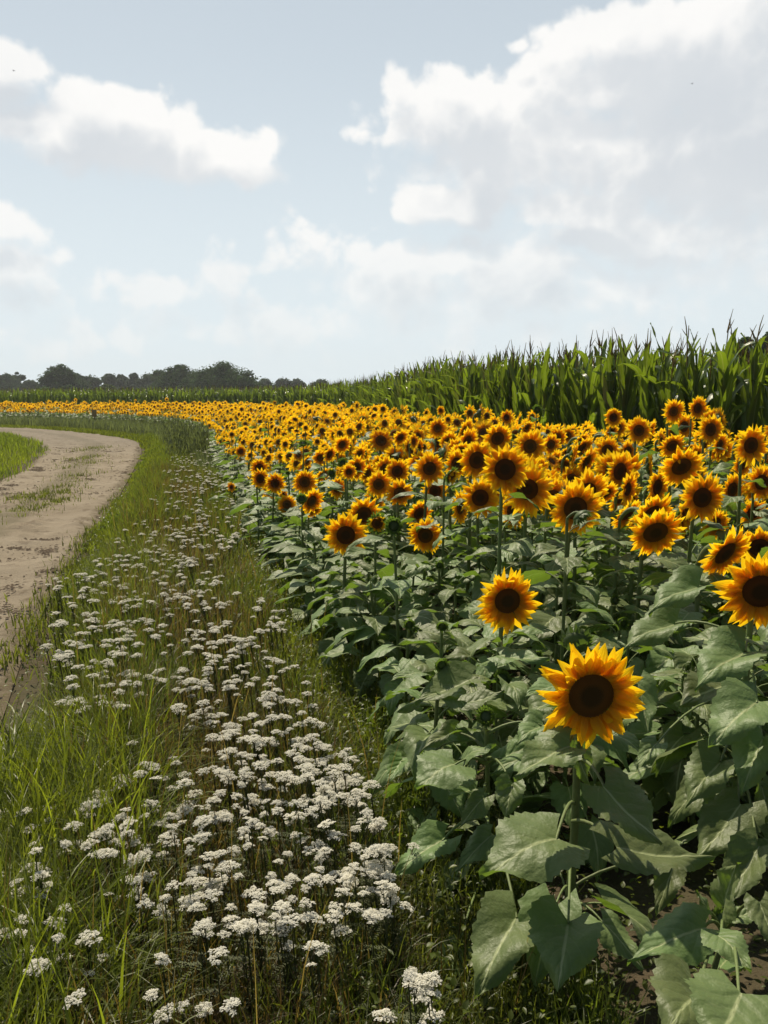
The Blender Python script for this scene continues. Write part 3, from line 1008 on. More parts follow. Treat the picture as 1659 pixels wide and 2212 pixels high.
KEYS = [
    (747, 1156, 99, .26, "bright open sunflower at the front of a loose cluster by the field's grassy edge", 5, -3), (919, 1157, 84, .25, "round sunflower beside the shut green bud, crossed by a leaf", 0, 0),
    (1243, 1098, 126, .27, "large sunflower in front of another, with a spiky bud hanging before it", 2, -8), (1091, 1014, 112, .27, "large round sunflower raised above the crowd in mid field", 4, 2),
    (1416, 1150, 130, .27, "shaded drooping sunflower with a leaf lying across its dark disc", 5, -30), (1566, 1195, 140, .27, "sunflower bowed sideways with long ragged petals hanging", 30, -28),
    (1640, 1182, 105, .26, "drooping sunflower behind the wide one at the edge", -15, -22), (1517, 1075, 112, .26, "bold sunflower with one tall upright petal in the crowded cluster", 8, -2),
    (1420, 1052, 84, .26, "narrow sunflower turned aside, left of the crowded cluster", 38, -4), (1622, 962, 93, .27, "big sunflower high at the edge, swept petals before corn", 15, -2),
    (1535, 928, 70, .25, "upright sunflower in front of a pair near the corn", 18, 0), (1380, 930, 64, .25, "sunflower on a straight stalk standing clear of the corn", 5, 2),
    (1455, 889, 58, .24, "first of two touching sunflowers highest against the corn", 15, -6), (1507, 882, 56, .23, "second of two touching sunflowers highest against the corn", 20, -4),
    (1325, 902, 46, .21, "small sunflower alone against dark corn", 10, 0), (1094, 902, 36, .20, "small tall sunflower above the golden mass, against corn leaves", 25, 4),
    (952, 887, 22, .15, "tiny tall sunflower poking above the field before the corn", 25, 4), (1454, 934, 38, .18, "smallest sunflower below the touching pair", 8, 0),
    (1145, 964, 78, .26, "broad sunflower on top of the mid field row", 8, 0), (1312, 973, 62, .24, "sunflower ahead of two half hidden ones below the corn", 5, -2),
    (1075, 947, 72, .26, "sunflower looking up over its neighbours in mid field", 12, -14), (1472, 1008, 104, .28, "heavy bowed sunflower with curled upper petals", 6, -30),
    (1452, 963, 62, .25, "half hidden sunflower behind a torn green leaf", 8, -25), (1030, 994, 92, .26, "sunflower behind the large raised one, partly covered", 20, -3),
    (986, 1002, 70, .25, "sunflower turned aside between two fuller ones", 30, -4), (928, 1012, 76, .26, "full sunflower facing the path in the middle cluster", 12, -2),
    (858, 1018, 60, .24, "open sunflower left of the middle cluster", 12, 0), (818, 1046, 64, .24, "pale gold sunflower low in the middle cluster", 14, -2),
    (863, 1065, 64, .24, "sunflower with a folded petal over its disc", 6, -8), (940, 1061, 62, .24, "neat sunflower below the middle cluster", 6, 0),
    (620, 1090, 48, .21, "small sunflower standing apart at the grassy edge", -5, -2), (658, 1041, 58, .23, "sunflower cut by a tall bud's stem near the edge", 6, -4),
    (594, 1044, 50, .22, "sunflower under a green leaf in the edge cluster", 20, 0), (562, 1034, 48, .22, "sunflower facing sideways in the edge cluster", 40, 0),
    (500, 1052, 24, .15, "tiny low sunflower leaning over the yarrow", -30, -5), (786, 1112, 84, .25, "sunflower with tall upper petals behind the bright open one", 14, -8),
    (808, 1084, 54, .23, "sunflower hidden behind the loose edge cluster", 14, -4), (1268, 1064, 112, .27, "sunflower hidden behind the large mid field one", 20, -12),
    (1582, 1058, 82, .26, "half covered sunflower right of the bold crowded one", 30, -6), (1645, 1042, 82, .26, "cut off sunflower under the big high one", 10, -2),
    (1626, 1108, 72, .24, "low sunflower between leaves beside the drooping pair", 12, -10), (945, 925, 48, .22, "lone sunflower raised over the mid field gold", 12, 0),
    (1238, 985, 60, .24, "bent sunflower seen from its green side", 70, -10), (1356, 974, 48, .22, "sunflower with a leaf across, below the corn", 14, -8),
    (1502, 986, 60, .24, "sunflower behind the heavy bowed one", 25, -10), (560, 1010, 44, .22, "sunflower on top of the edge cluster", 18, 0), (1235, 1035, 60, .24, "sunflower peering over a hidden pair", 16, 0),
    (1545, 1132, 78, .25, "sunflower squeezed between the bold one and the sideways bowed one", 22, -14), (1602, 1004, 62, .25, "sunflower just under the big high one, facing a little aside", 24, -4),
    (520, 975, 28, .2, "small sunflower in the thin edge row above the tall weeds", 12, 0), (1190, 960, 50, .24, "sunflower tucked under the corn beyond the broad one", 20, -8),
]
for k in KEYS:
    d_ = k[3] * F_REF / k[2]
    key(k[0], k[1], k[2], k[3], k[4], k[5], k[6], nleaf=13 if d_ < 7 else 11)
BUDK = [
    (851, 1136, 48, .11, "shut green bud standing straight between two open flowers", 0, 5, 'bud'), (815, 1130, 52, .13, "half open bud with a ring of green spikes beside an open flower", 15, 0, 'half'),
    (1257, 1118, 58, .11, "hanging green bud before the large mid field flower", 60, -50, 'bud'), (1245, 1385, 84, .13, "backward facing green bud just over the largest flower", 165, 25, 'bud'),
    (1086, 1466, 46, .08, "small spiky green bud under the lone gold flower", 10, 35, 'bud'), (1160, 884, 24, .12, "spent dark bud standing tall against the corn", 0, 0, 'bud'),
    (976, 1028, 46, .13, "half open bud turned aside in mid field", 50, -20, 'half'), (655, 958, 22, .11, "tallest dark bud rising over the edge cluster", 10, 45, 'bud'), (652, 1078, 30, .10, "little bud below the tall bud's stem", 0, 30, 'bud'),
    (740, 1000, 26, .11, "dark bud among the distant gold heads", 10, 20, 'bud'), (716, 1022, 22, .10, "low dark bud among the distant gold heads", 10, 20, 'bud'),
]
for k in BUDK:
    key(*k[:7], k[7], nleaf=9)

# ---- the rest of the strip, in rows
KX = np.array(KEYED_XY)
rows = []
line = resample(FIELD, int(110 / .21))
tan = np.gradient(line, axis=0); tan /= np.linalg.norm(tan, axis=1)[:, None]
nor = np.stack([tan[:, 1], -tan[:, 0]], 1)
for k in range(18):
    off = .12 + .42 * k
    q = line + nor * off + rng.normal(0, .055, line.shape)
    rows.append(np.column_stack([q, np.full(len(q), off)]))
rows = np.vstack(rows)
x, y, off = rows.T
# distance to the corn
dc = np.full(len(x), 99.0)
cl = resample(CORN, 400)
for i in range(0, len(x), 2000):
    dc[i:i + 2000] = np.sqrt(((rows[i:i + 2000, None, :2] - cl[None]) ** 2).sum(-1)).min(1)
cx_at = x_at(CORN, y)
ok = (dc > .55) & (x < cx_at - .3) & (y > 1.6) & (x < y * .62 + .9) & (x > -y * .62 - 1.5) & (rng.random(len(x)) < np.where(y < 5, .9, .62))
px_y = 2.25
ok &= ~((y < px_y))                                              # nearest plants were placed one by one
ok &= ~((y < 4.6) & (rng.random(len(x)) < .22))
ok &= ~((np.hypot(x - .62, y - 1.9) < .58))
for kx, ky, kz, kpx, kd in KX:
    ok &= np.hypot(x - kx, y - ky) > .13
rows = rows[ok]
x, y, off = rows.T
inner = np.clip((off - .1) / 1.6, 0, 1)
hh = .70 + .42 * inner ** .8 + rng.normal(0, .10, len(x)) + (rng.random(len(x)) < .04) * .2
hh = np.where(y > 22, np.maximum(hh, .82), hh)
# keep the faces of the flowers placed one by one free
for kx, ky, kz, kpx, kd in KX:
    u_ = (x / np.maximum(y, .1) * F_REF * .99 + W_REF / 2)
    infront = (y < ky - .05) & (np.abs(u_ - kpx) < kd * .62 + 60 / np.maximum(y, 1))
    maxh = CAM_H - (CAM_H - kz) * (y / ky) - kd / F_REF * ky * .75 * (y / ky)
    hh = np.where(infront, np.minimum(hh, np.maximum(maxh, .38)), hh)
diam = np.clip(rng.normal(.235, .042, len(x)) * (.78 + .3 * inner), .12, .31)
diam = np.where(hh < .5, diam * .6, diam)
budf = rng.random(len(x)) < .07
for i in range(len(x)):
    u_, v_, dep_ = to_px((x[i], y[i], hh[i]))
    if v_ > 1118 and dep_ < 9:
        budf[i] = True
        hh[i] = min(hh[i], .58 + .12 * random.random())
yaw = RAD(32) + rng.normal(0, RAD(27), len(x))
pit = RAD(-6) + rng.normal(0, RAD(16), len(x))
pit = np.where(rng.random(len(x)) < .14, pit - RAD(30), pit)
yaw = np.where(rng.random(len(x)) < .07, yaw + rng.normal(0, RAD(70), len(x)), yaw)
order = np.argsort(y)
n_left = 300 - len(KEYED_XY)
vis = [i for i in order if abs(x[i]) < y[i] * .52 + .3]
near = vis[:n_left]
for rank, i in enumerate(near):
    P = np.array([x[i], y[i], hh[i]])
    u_, v_, dep = to_px(P)
    if off[i] < .7:
        lab = "sunflower of the low outer rows, standing along the flowery grass verge"
        grp_ = "sunflowers of the outer rows by the verge"
    elif dc[ok][i] < 2.0:
        lab = "sunflower of the inner rows, half hidden close under the corn"
        grp_ = "sunflowers of the inner rows by the corn"
    else:
        lab = "sunflower of the middle rows, one of many crowded gold heads"
        grp_ = "sunflowers of the crowded middle rows"
    small = hh[i] < .5
    knd = 'bud' if (budf[i] or small) else 'full'
    if y[i] < 5.2:
        plant_near(P, diam[i] if knd == 'full' else .065, yaw[i], pit[i], lab, knd, nleaf=15, group=grp_, lscale=.9)
    else:
        Rr = (diam[i] if knd == 'full' else .065) / 2
        R = frame(face_dir(yaw[i], pit[i]))
        top = P + R @ (NECK_END * Rr)
        base = np.array([top[0], top[1], 0.0])
        root = thing("sunflower", base, lab, "flower", grp_)
        add_head(root, random.choice(HEADS if knd == 'full' else BUDS), P - base, R, Rr, random.uniform(0, 6.28))
        place_stem(root, np.zeros(3), top - base, random.choice(STEMS), .9)
        sc = random.uniform(.85, 1.12)
        M = np.eye(4); M[:3, :3] = rot_z(random.uniform(0, 6.28)) @ np.diag([sc, sc, top[2]])
        put("foliage", random.choice(FOLIAGE), root, M)
rest = np.array(sorted(set(range(len(x))) - set(near)))
# far plants: one object
SM = [MATS["sunflower_leaf"], MATS["sunflower_stem"], MATS["sunflower_petal"], MATS["sunflower_disc"], MATS["sunflower_bract"]]
far_geo = Geo()
NV = 8
FAR_FOL = [foliage_geo(200 + i, LEAF_LOW if i < 4 else LEAF_LOW, 10) for i in range(NV)]
FAR_HEAD = []
for i in range(NV):
    g_ = Geo()
    g_.join(petals_geo(1.0, .43, 50 + i, .3, .3, 4, .1), m=2)
    g_.join(disc_geo(.36, .2, 2, 10), m=3)
    g_.join(bracts_geo(1, .43, i, 0, 2, 9, False), m=4)
    V, Q, T, uv_ = tube(bez((0, 0, -.3), (0, -.1, -.75), NECK_END, 4), .09, 4, False)
    g_.add(V, Q, m=1)
    FAR_HEAD.append(g_)
V, Q, T, uv_ = tube([(0, 0, 0), (0, 0, .5), (0, 0, 1)], [.011, .010, .008], 4, False)
FAR_STEM = Geo().add(V, Q, m=1)
sel = rng.integers(0, NV, len(rest))
for j in range(NV):
    idx = rest[sel == j]
    if not len(idx): continue
    Rh, Th, Rf, Tf, Rs, cs = [], [], [], [], [], []
    for i in idx:
        R = frame(face_dir(yaw[i], pit[i]))
        Rr = diam[i] / 2
        P = np.array([x[i], y[i], hh[i]])
        top = P + R @ (NECK_END * Rr)
        Rh.append(R * Rr); Th.append(P)
        sc = rng.uniform(.85, 1.12)
        Rf.append(rot_z(rng.uniform(0, 6.28)) @ np.diag([sc, sc, top[2]])); Tf.append((top[0], top[1], 0))
        Rs.append(np.diag([1, 1, top[2]]))
        cs.append(np.full(3, rng.uniform(.3, .7)))
    Tf, cs = np.array(Tf), np.array(cs)
    far_geo.join(scatter(FAR_HEAD[j], np.array(Rh), np.array(Th), cs))
    far_geo.join(scatter(FAR_FOL[j], np.array(Rf), Tf))
    far_geo.join(scatter(FAR_STEM, np.array(Rs), Tf, cs))
tag(put("distant_sunflowers", far_geo.mesh("distant_sunflowers", SM)), "distant mass of small gold sunflower heads following the bend of the road", "flowers", kind="stuff")
print("sunflowers", len(KEYED_XY), len(near), len(rest))

# ------------------------------------------------------------------ corn
def corn_leaf(L, wd, a0, a1, seed, ns=10):
    r = np.random.default_rng(seed)
    s_ = np.linspace(0, 1, ns + 1)
    w_ = wd * np.interp(s_, [0, .12, .45, .8, 1], [.55, .9, 1, .6, .02])
    th = a0 - (a0 + a1) * s_ ** 1.9
    my = np.concatenate([[0], np.cumsum(np.cos(th[:-1]))]) * L / ns
    mz = np.concatenate([[0], np.cumsum(np.sin(th[:-1]))]) * L / ns
    v = np.array([-1, -.5, 0, .5, 1])
    tw = r.uniform(-.9, .9) * s_ ** 1.3
    fo = .35 * (1 - .6 * s_)
    ph = r.uniform(0, 6.28, 2)
    X = v[None] * w_[:, None] * np.cos(fo)[:, None]
    Z = np.abs(v)[None] * w_[:, None] * np.sin(fo)[:, None] + .014 * (np.abs(v) ** 2)[None] * np.sin(s_[:, None] * 17 + np.where(v < 0, ph[0], ph[1])[None])
    X, Z = X * np.cos(tw)[:, None] - Z * np.sin(tw)[:, None], X * np.sin(tw)[:, None] + Z * np.cos(tw)[:, None]
    P = np.stack([X, my[:, None] - Z * np.sin(th)[:, None], mz[:, None] + Z * np.cos(th)[:, None]], -1)
    uv_ = np.stack(np.broadcast_arrays(s_[:, None], v[None]), -1)
    return Geo().add(P, grid_quads(ns + 1, 5), uv=uv_)


CORN_LEAF_P = [(random.uniform(.72, .95), random.uniform(.046, .070), random.uniform(1.22, 1.50), random.choice([-1.15, -1.0, -.7, -.3, .4, .8]), 70 + i) for i in range(10)]
CORN_LEAF = [corn_leaf(*q) for q in CORN_LEAF_P]
CORN_LEAF_LOW = [corn_leaf(*q, ns=6) for q in CORN_LEAF_P]
CORN_LEAF_ME = [g_.mesh("corn_leaf", MATS["corn_leaf"]) for g_ in CORN_LEAF]
V, Q, T, uv_ = tube([(0, 0, z) for z in np.linspace(0, 1, 6)], np.linspace(.014, .007, 6), 6, False)
STALK = Geo().add(V, Q, uv=uv_)
STALK_ME = STALK.mesh("stalk", MATS["corn_stalk"])
TASSEL, TASSEL_ME = [], []
for i in range(4):
    g_ = Geo()
    r = np.random.default_rng(i)
    lean = r.uniform(-.12, .12, 2)
    V, Q, T, uv_ = tube(bez((0, 0, -.3), (0, 0, .12), (lean[0], lean[1], .34), 5), [.009, .009, .008, .007, .003], 4, False)
    g_.add(V, Q)
    for k in range(r.integers(3, 6)):
        a = r.uniform(0, 6.28); l = r.uniform(.12, .24)
        o_ = r.uniform(.15, .5)
        V, Q, T, uv_ = tube(bez((0, 0, r.uniform(.0, .08)), (math.cos(a) * l * o_ * .5, math.sin(a) * l * o_ * .5, l * .6), (math.cos(a) * l * o_, math.sin(a) * l * o_, l), 4), [.006, .0075, .0065, .002], 3, False)
        g_.add(V, Q)
    TASSEL.append(g_); TASSEL_ME.append(g_.mesh("tassel", MATS["corn_tassel"]))


def corn_leaf_mats(seed, n=11):
    r = np.random.default_rng(seed)
    out = []
    az = r.uniform(0, 3.14)
    for i in range(n):
        f = .14 + .80 * i / n
        a = az + (i % 2) * math.pi + r.normal(0, .3)
        out.append((r.integers(len(CORN_LEAF)), mat4(rot_z(a) @ rot_x(.18 * (f - .5) + r.uniform(-.1, .15)), (0, 0, f), 1.0), (1.0 - .62 * max(0, f - .6)) * r.uniform(.9, 1.1)))
    return out


def corn_foliage(seed, H, lods, n=11):
    g_ = Geo()
    for li, M, sc in corn_leaf_mats(seed, n):
        M = M.copy(); M[:3, :3] *= sc; M[2, 3] *= H
        g_.join(lods[li], M, c=np.full(3, random.uniform(.3, .7)))
    return g_


CORN_FOL_ME = [corn_foliage(i, 1.9, CORN_LEAF_LOW).mesh("foliage", MATS["corn_leaf"]) for i in range(6)]
cline = resample(CORN, int(95 / .16))
ct = np.gradient(cline, axis=0); ct /= np.linalg.norm(ct, axis=1)[:, None]
cn_ = np.stack([ct[:, 1], -ct[:, 0]], 1)
cr = []
for k in range(9):
    q = cline + cn_ * (.1 + .6 * k) + rng.normal(0, .06, cline.shape)
    q = q[rng.random(len(q)) < (.92 if k < 4 else .6)]
    cr.append(np.column_stack([q, np.full(len(q), k)]))
cr = np.vstack(cr)
cr = cr[(cr[:, 0] < cr[:, 1] * .62 + 2.5) & (cr[:, 0] > -cr[:, 1] * .62 - 2) & (cr[:, 1] > 4)]
inview = np.where((np.abs(cr[:, 0]) < cr[:, 1] * .49) & (cr[:, 2] < 3))[0]
inview = inview[np.argsort(cr[inview, 1])][:300]
G_CORN = "corn plants in the rows behind the sunflowers"
for rank, i in enumerate(inview):
    px_, py__, k = cr[i]
    H = random.uniform(1.80, 2.20)
    lab = ("tall green corn plant of the outermost row, right behind the sunflowers" if k == 0 else
           "tall green corn plant of the second row, seen through the first" if k == 1 else "green corn plant deeper in, only its top leaves and tassel showing")
    root = thing("corn_plant", (px_, py__, 0), lab, "corn", ["corn plants of the outermost row", "corn plants of the second row", "corn plants deeper in the field"][int(k)])
    put("stalk", STALK_ME, root, np.diag([1, 1, H, 1]))
    rz = rot_z(random.uniform(0, 6.28))
    lean = rot_x(random.gauss(0, .04))
    if rank < 110:
        for li, M, sc in corn_leaf_mats(rank % 17):
            M = M.copy(); M[:3, :3] *= sc; M[2, 3] *= H
            put("leaf", CORN_LEAF_ME[li], root, mat4(rz, (0, 0, 0)) @ M)
    else:
        put("foliage", CORN_FOL_ME[rank % 6], root, mat4(rz, (0, 0, 0)) @ np.diag([1, 1, H / 1.9, 1]))
    if random.random() < .75:
        put("tassel", TASSEL_ME[rank % 4], root, mat4(rz, (0, 0, H + .22)))
rest_c = np.array(sorted(set(range(len(cr))) - set(inview.tolist())))
cg_ = Geo()
sel = rng.integers(0, 6, len(rest_c))
for j in range(6):
    idx = rest_c[sel == j]
    Hs = rng.uniform(1.78, 2.1, len(idx))
    R = np.array([rot_z(a) @ np.diag([1, 1, h / 1.9]) for a, h in zip(rng.uniform(0, 6.28, len(idx)), Hs)])
    ts = np.column_stack([cr[idx, :2], np.zeros(len(idx))])
    cs = np.repeat(rng.uniform(.25, .75, len(idx))[:, None], 3, 1)
    cg_.join(scatter(corn_foliage(j, 1.9, CORN_LEAF_LOW, 10), R, ts, cs))
    cg_.join(scatter(STALK, np.array([np.diag([1, 1, h]) for h in Hs]), ts), m=1)
    tk = rng.random(len(idx)) < .7
    cg_.join(scatter(TASSEL[j % 4], R[tk], ts[tk] + np.column_stack([np.zeros((tk.sum(), 2)), Hs[tk] + .22])), m=2)
tag(put("corn_field", cg_.mesh("corn_field", [MATS["corn_leaf"], MATS["corn_stalk"], MATS["corn_tassel"]])), "rest of the green corn field curving away to the trees", "corn", kind="stuff")

# ------------------------------------------------------------------ grass and weeds
def blades(x, y, L, wid, lean, cols, segs=4, z0=0.0, curl=1.0):
    """many grass blades at once"""
    n = len(x)
    az = rng.uniform(0, 2 * np.pi, n)
    s_ = np.linspace(0, 1, segs + 1)
    th = np.pi / 2 - lean[:, None] * (.25 + curl * s_[None] ** 1.5)
    dl = L / segs
    r_ = np.concatenate([np.zeros((n, 1)), np.cumsum(np.cos(th[:, :-1]), 1)], 1) * dl[:, None]
    z = np.concatenate([np.zeros((n, 1)), np.cumsum(np.sin(th[:, :-1]), 1)], 1) * dl[:, None]
    w_ = wid[:, None] * np.interp(s_, [0, .4, 1], [.8, 1, .06])[None]
    fa = az + np.pi / 2 + rng.normal(0, .6, n)
    cx = x[:, None] + r_ * np.cos(az)[:, None]
    cy = y[:, None] + r_ * np.sin(az)[:, None]
    dx, dy = w_ * np.cos(fa)[:, None], w_ * np.sin(fa)[:, None]
    V = np.stack([np.stack([cx - dx, cy - dy, z + z0], -1), np.stack([cx + dx, cy + dy, z + z0], -1)], 2).reshape(-1, 3)
    q = grid_quads(segs + 1, 2)
    Q = (q[None] + (np.arange(n) * (segs + 1) * 2)[:, None, None]).reshape(-1, 4)
    C = np.repeat(cols, (segs + 1) * 2, 0)
    uv_ = np.tile(np.repeat(np.stack([s_, s_ * 0], 1), 2, 0), (n, 1))
    return V, Q, C, uv_


GREEN, LIME, OLIVE, BROWN, STRAW, GREY = map(np.array, [(.058, .092, .015), (.120, .150, .020), (.080, .096, .022), (.080, .056, .026), (.135, .105, .05), (.070, .088, .055)])
grass = Geo()


def sow(n, y0, y1, fx0, fx1, length, width, lean, colour, segs=4, keep=None, target=None):
    y_ = rng.uniform(y0, y1, n)
    a, b = fx0(y_), fx1(y_)
    x_ = a + (b - a) * rng.random(n)
    t_ = (x_ - x_at(ROAD_R, y_)) / (x_at(FIELD, y_) - x_at(ROAD_R, y_))
    if keep is not None:
        k_ = rng.random(n) < keep(x_, y_, t_)
        x_, y_, t_ = x_[k_], y_[k_], t_[k_]
    n = len(x_)
    if n == 0: return
    cols = colour(x_, y_, t_) * rng.uniform(.7, 1.35, n)[:, None]
    L = length(x_, y_, t_) * rng.uniform(.55, 1.25, n)
    V, Q, C, uv_ = blades(x_, y_, L, rng.uniform(.7, 1.3, n) * width(x_, y_, t_), rng.uniform(.1, 1.0, n) * lean, cols, segs)
    (target or grass).add(V, Q, uv=uv_, c=C)


RRx, FDx, RLx = (lambda y_: x_at(ROAD_R, y_)), (lambda y_: x_at(FIELD, y_)), (lambda y_: x_at(ROAD_L, y_))


def patch(x_, y_, sc=1.3, seed=2):
    return vnoise(x_, y_, sc, seed)


def verge_colour(x_, y_, t_):
    n1, n2 = patch(x_, y_, 1.6, 2), patch(x_, y_, 3.7, 4)
    wl = np.clip(1.15 - t_ * 2.2, 0, 1)                                        # leafy green beside the road
    wr = np.clip((t_ - .74) / .16, 0, 1) * np.clip((y_ - 2.9) / .8, 0, 1)      # and in a band beside the field
    wb = np.clip(1 - np.abs(t_ - .55) / .42, 0, 1) * (.22 + .62 * (n1 > .45))
    c_ = OLIVE[None] + (LIME - OLIVE)[None] * (np.maximum(wl, wr) * (.35 + .65 * n2))[:, None]
    c_ = c_ + (GREEN - c_) * (.5 * (n2 > .55))[:, None]
    k_ = (rng.random(len(x_)) < np.clip(wb, 0, .85))[:, None]
    k_ &= (rng.random(len(x_)) < .72)[:, None]
    br = BROWN[None] + (STRAW - BROWN)[None] * (rng.random((len(x_), 1)) ** 6)
    return np.where(k_, br, c_)


def verge_len(x_, y_, t_):
    l_ = .20 + .16 * np.clip(1 - np.abs(t_ - .25) / .35, 0, 1) + .10 * patch(x_, y_, 1.1, 12)
    l_ = l_ * np.clip(.22 + t_ * 2.2, .2, 1) ** np.clip((y_ - 2.3) / 1.0, 0, 1)
    return np.where(t_ > .85, l_ * .75, l_)


edge_keep = lambda x_, y_, t_: np.clip((t_ + .02 + (patch(x_, y_, 1.7, 31) - .5) * .22) / .16, 0, 1) ** 1.5
wide = lambda k: (lambda y_: RRx(y_) - k), (lambda y_: FDx(y_) + k)
lo, hi = lambda y_: RRx(y_) - .25, lambda y_: FDx(y_) + .25
sow(42000, 1.3, 4.2, lo, hi, verge_len, lambda x_, y_, t_: .0024 + 0 * x_, 1.9, verge_colour, 5, edge_keep)
sow(42000, 4.2, 8.5, lo, hi, verge_len, lambda x_, y_, t_: .0034 + 0 * x_, 1.8, verge_colour, 4, edge_keep)
sow(40000, 8.5, 17, lo, hi, verge_len, lambda x_, y_, t_: .006 + 0 * x_, 1.3, verge_colour, 3, edge_keep)
sow(48000, 17, 34, lo, hi, lambda x_, y_, t_: verge_len(x_, y_, t_) * np.where(t_ > .7, 1.1, .7), lambda x_, y_, t_: .012 + 0 * x_, 1.2, lambda x_, y_, t_: np.where((t_ > .72)[:, None], GREY[None], verge_colour(x_, y_, t_ * .4)), 3, edge_keep)
# long lush blades low on the left, by the road
sow(5000, 1.4, 3.5, lambda y_: RRx(y_) + .05, lambda y_: RRx(y_) + .75, lambda x_, y_, t_: .42 + 0 * x_, lambda x_, y_, t_:   .0042 + 0 * x_, 2.2,
    lambda x_, y_, t_: LIME[None] * (.6 + .5 * rng.random((len(x_), 1))), 6, lambda x_, y_, t_: .25 + .75 * (patch(x_, y_, 2.2, 44) > .42))
# dry stalks
sow(500, 1.6, 12, lambda y_: RRx(y_) + .3, lambda y_: FDx(y_) + .1, lambda x_, y_, t_: .48 + 0 * x_, lambda x_, y_, t_: .0011 + .00025 * y_, .7,
    lambda x_, y_, t_: BROWN[None] * 1.2 + (STRAW - BROWN)[None] * rng.random((len(x_), 1)), 4, lambda x_, y_, t_: np.clip(1.1 - np.abs(t_ - .6) * 1.6, 0, 1))
# far verge of the bend, in front of the far sunflowers
far_lo, far_hi = (lambda y_: np.full_like(y_, 0.0)), None
fr, ff = resample(ROAD_R, 400), resample(FIELD, 400)
sel_ = rng.integers(120, 395, 48000)
f_ = rng.random(48000)
qa = fr[sel_]
# nearest field point
ff_d = ff[np.argmin(((fr[:, None] - ff[None]) ** 2).sum(-1), 1)]
qb = ff_d[sel_]
xx, yy = (qa + (qb - qa) * (f_[:, None] * 1.0 + .02)).T
cols = np.where((f_ > .36)[:, None], GREY[None] * 1.1, (LIME * .75)[None]) * rng.uniform(.7, 1.3, 48000)[:, None]
V, Q, C, uv_ = blades(xx + rng.normal(0, .1, 48000), yy, np.where(f_ > .36, .48, .14) * rng.uniform(.5, 1.3, 48000), np.full(48000, .018), rng.uniform(.1, 1, 48000), cols, 3)
grass.add(V, Q, uv=uv_, c=C)
# lawn inside the bend
lawn = lambda x_, y_, t_: (LIME * 1.05)[None] + (GREEN - LIME)[None] * (patch(x_, y_, .35, 8)[:, None] * .9)
sow(60000, 9, 46, lambda y_: RLx(y_) - 14, lambda y_: RLx(y_) + .25, lambda x_, y_, t_: .13 + .10 * patch(x_, y_, .7, 9), lambda x_, y_, t_: .007 + .00022 * y_, 1.2, lawn, 3,
    lambda x_, y_, t_: np.clip((RLx(y_) + .25 - x_ + (patch(x_, y_, 1.5, 3) - .5) * .5) / .5, 0, 1))
# tufts down the middle of the road
for (px_, py__, sp) in [(60, 1112, .45), (25, 1112, .35), (100, 1075, .35), (125, 1068, .4), (150, 1050, .35), (95, 1100, .3), (180, 1005, .5), (190, 990, .5), (165, 1030, .4), (205, 970, .6), (60, 1075, .3),
                        (128, 1085, .25), (290, 1075, .25), (275, 1078, .3), (250, 1100, .2), (195, 1180, .25), (145, 1275, .3), (100, 1340, .3), (60, 1400, .3), (215, 1150, .25), (170, 1225, .25)]:
    q = at_z(px_, py__, .03)
    n = 260
    xx, yy = q[0] + rng.normal(0, sp * .6, n) * (rng.random(n) ** .5), q[1] + rng.normal(0, sp * 1.0, n) + rng.choice([-1.1, 0, .9], n) * sp
    V, Q, C, uv_ = blades(xx, yy, rng.uniform(.03, .13, n), rng.uniform(.003, .006, n) * (1 + q[1] * .03), rng.uniform(.3, 1.3, n), (OLIVE * 1.1)[None] * rng.uniform(.6, 1.2, n)[:, None], 3, .02)
    grass.add(V, Q, uv=uv_, c=C)
tag(put("grass", grass.mesh("grass", MATS["grass_blade"])), "long mixed green and brown grass covering the verges beside the dirt road", "grass", kind="stuff")

# small broad leaves: ground cover along the field's edge and between the stalks
gcov = Geo()
n = 22000
yy = rng.uniform(1.5, 12, n) ** 1.0
xx = FDx(yy) + rng.normal(-.10, .22, n)
more = 12000
y2 = rng.uniform(1.5, 6, more); x2 = FDx(y2) + rng.random(more) * 2.2
y3 = rng.uniform(1.5, 14, 9000); x3 = RRx(y3) + (FDx(y3) - RRx(y3)) * rng.random(9000)
xx, yy = np.concatenate([xx, x2, x3]), np.concatenate([yy, y2, y3])
n = len(xx)
lf = Geo().add([[s2 * w2, y2, z2 + .08 * abs(s2)] for y2, w2, z2 in ((0, .06, 0), (.18, .34, .05), (.42, .46, .05), (.7, .33, 0), (1, .03, -.14)) for s2 in (-1, 0, 1)], grid_quads(5, 3))
R = np.array([rot_z(a) @ rot_x(b) @ np.diag([s_ * w2, s_, s_]) for a, b, s_, w2 in zip(rng.uniform(0, 6.28, n), rng.uniform(-.3, 1.0, n), rng.uniform(.009, .026, n) * (1 + .05 * yy), rng.uniform(.35, .8, n))])
hz_ = rng.random(n) ** 1.6 * .20
cols = (GREEN[None] + (LIME - GREEN)[None] * rng.random((n, 1))) * rng.uniform(.45, 1.0, n)[:, None]
gcov.join(scatter(lf, R, np.column_stack([xx, yy, hz_]), cols))
tag(put("ground_cover", gcov.mesh("ground_cover", MATS["grass_blade"])), "low leafy green weeds along the foot of the sunflowers", "weeds", kind="stuff")

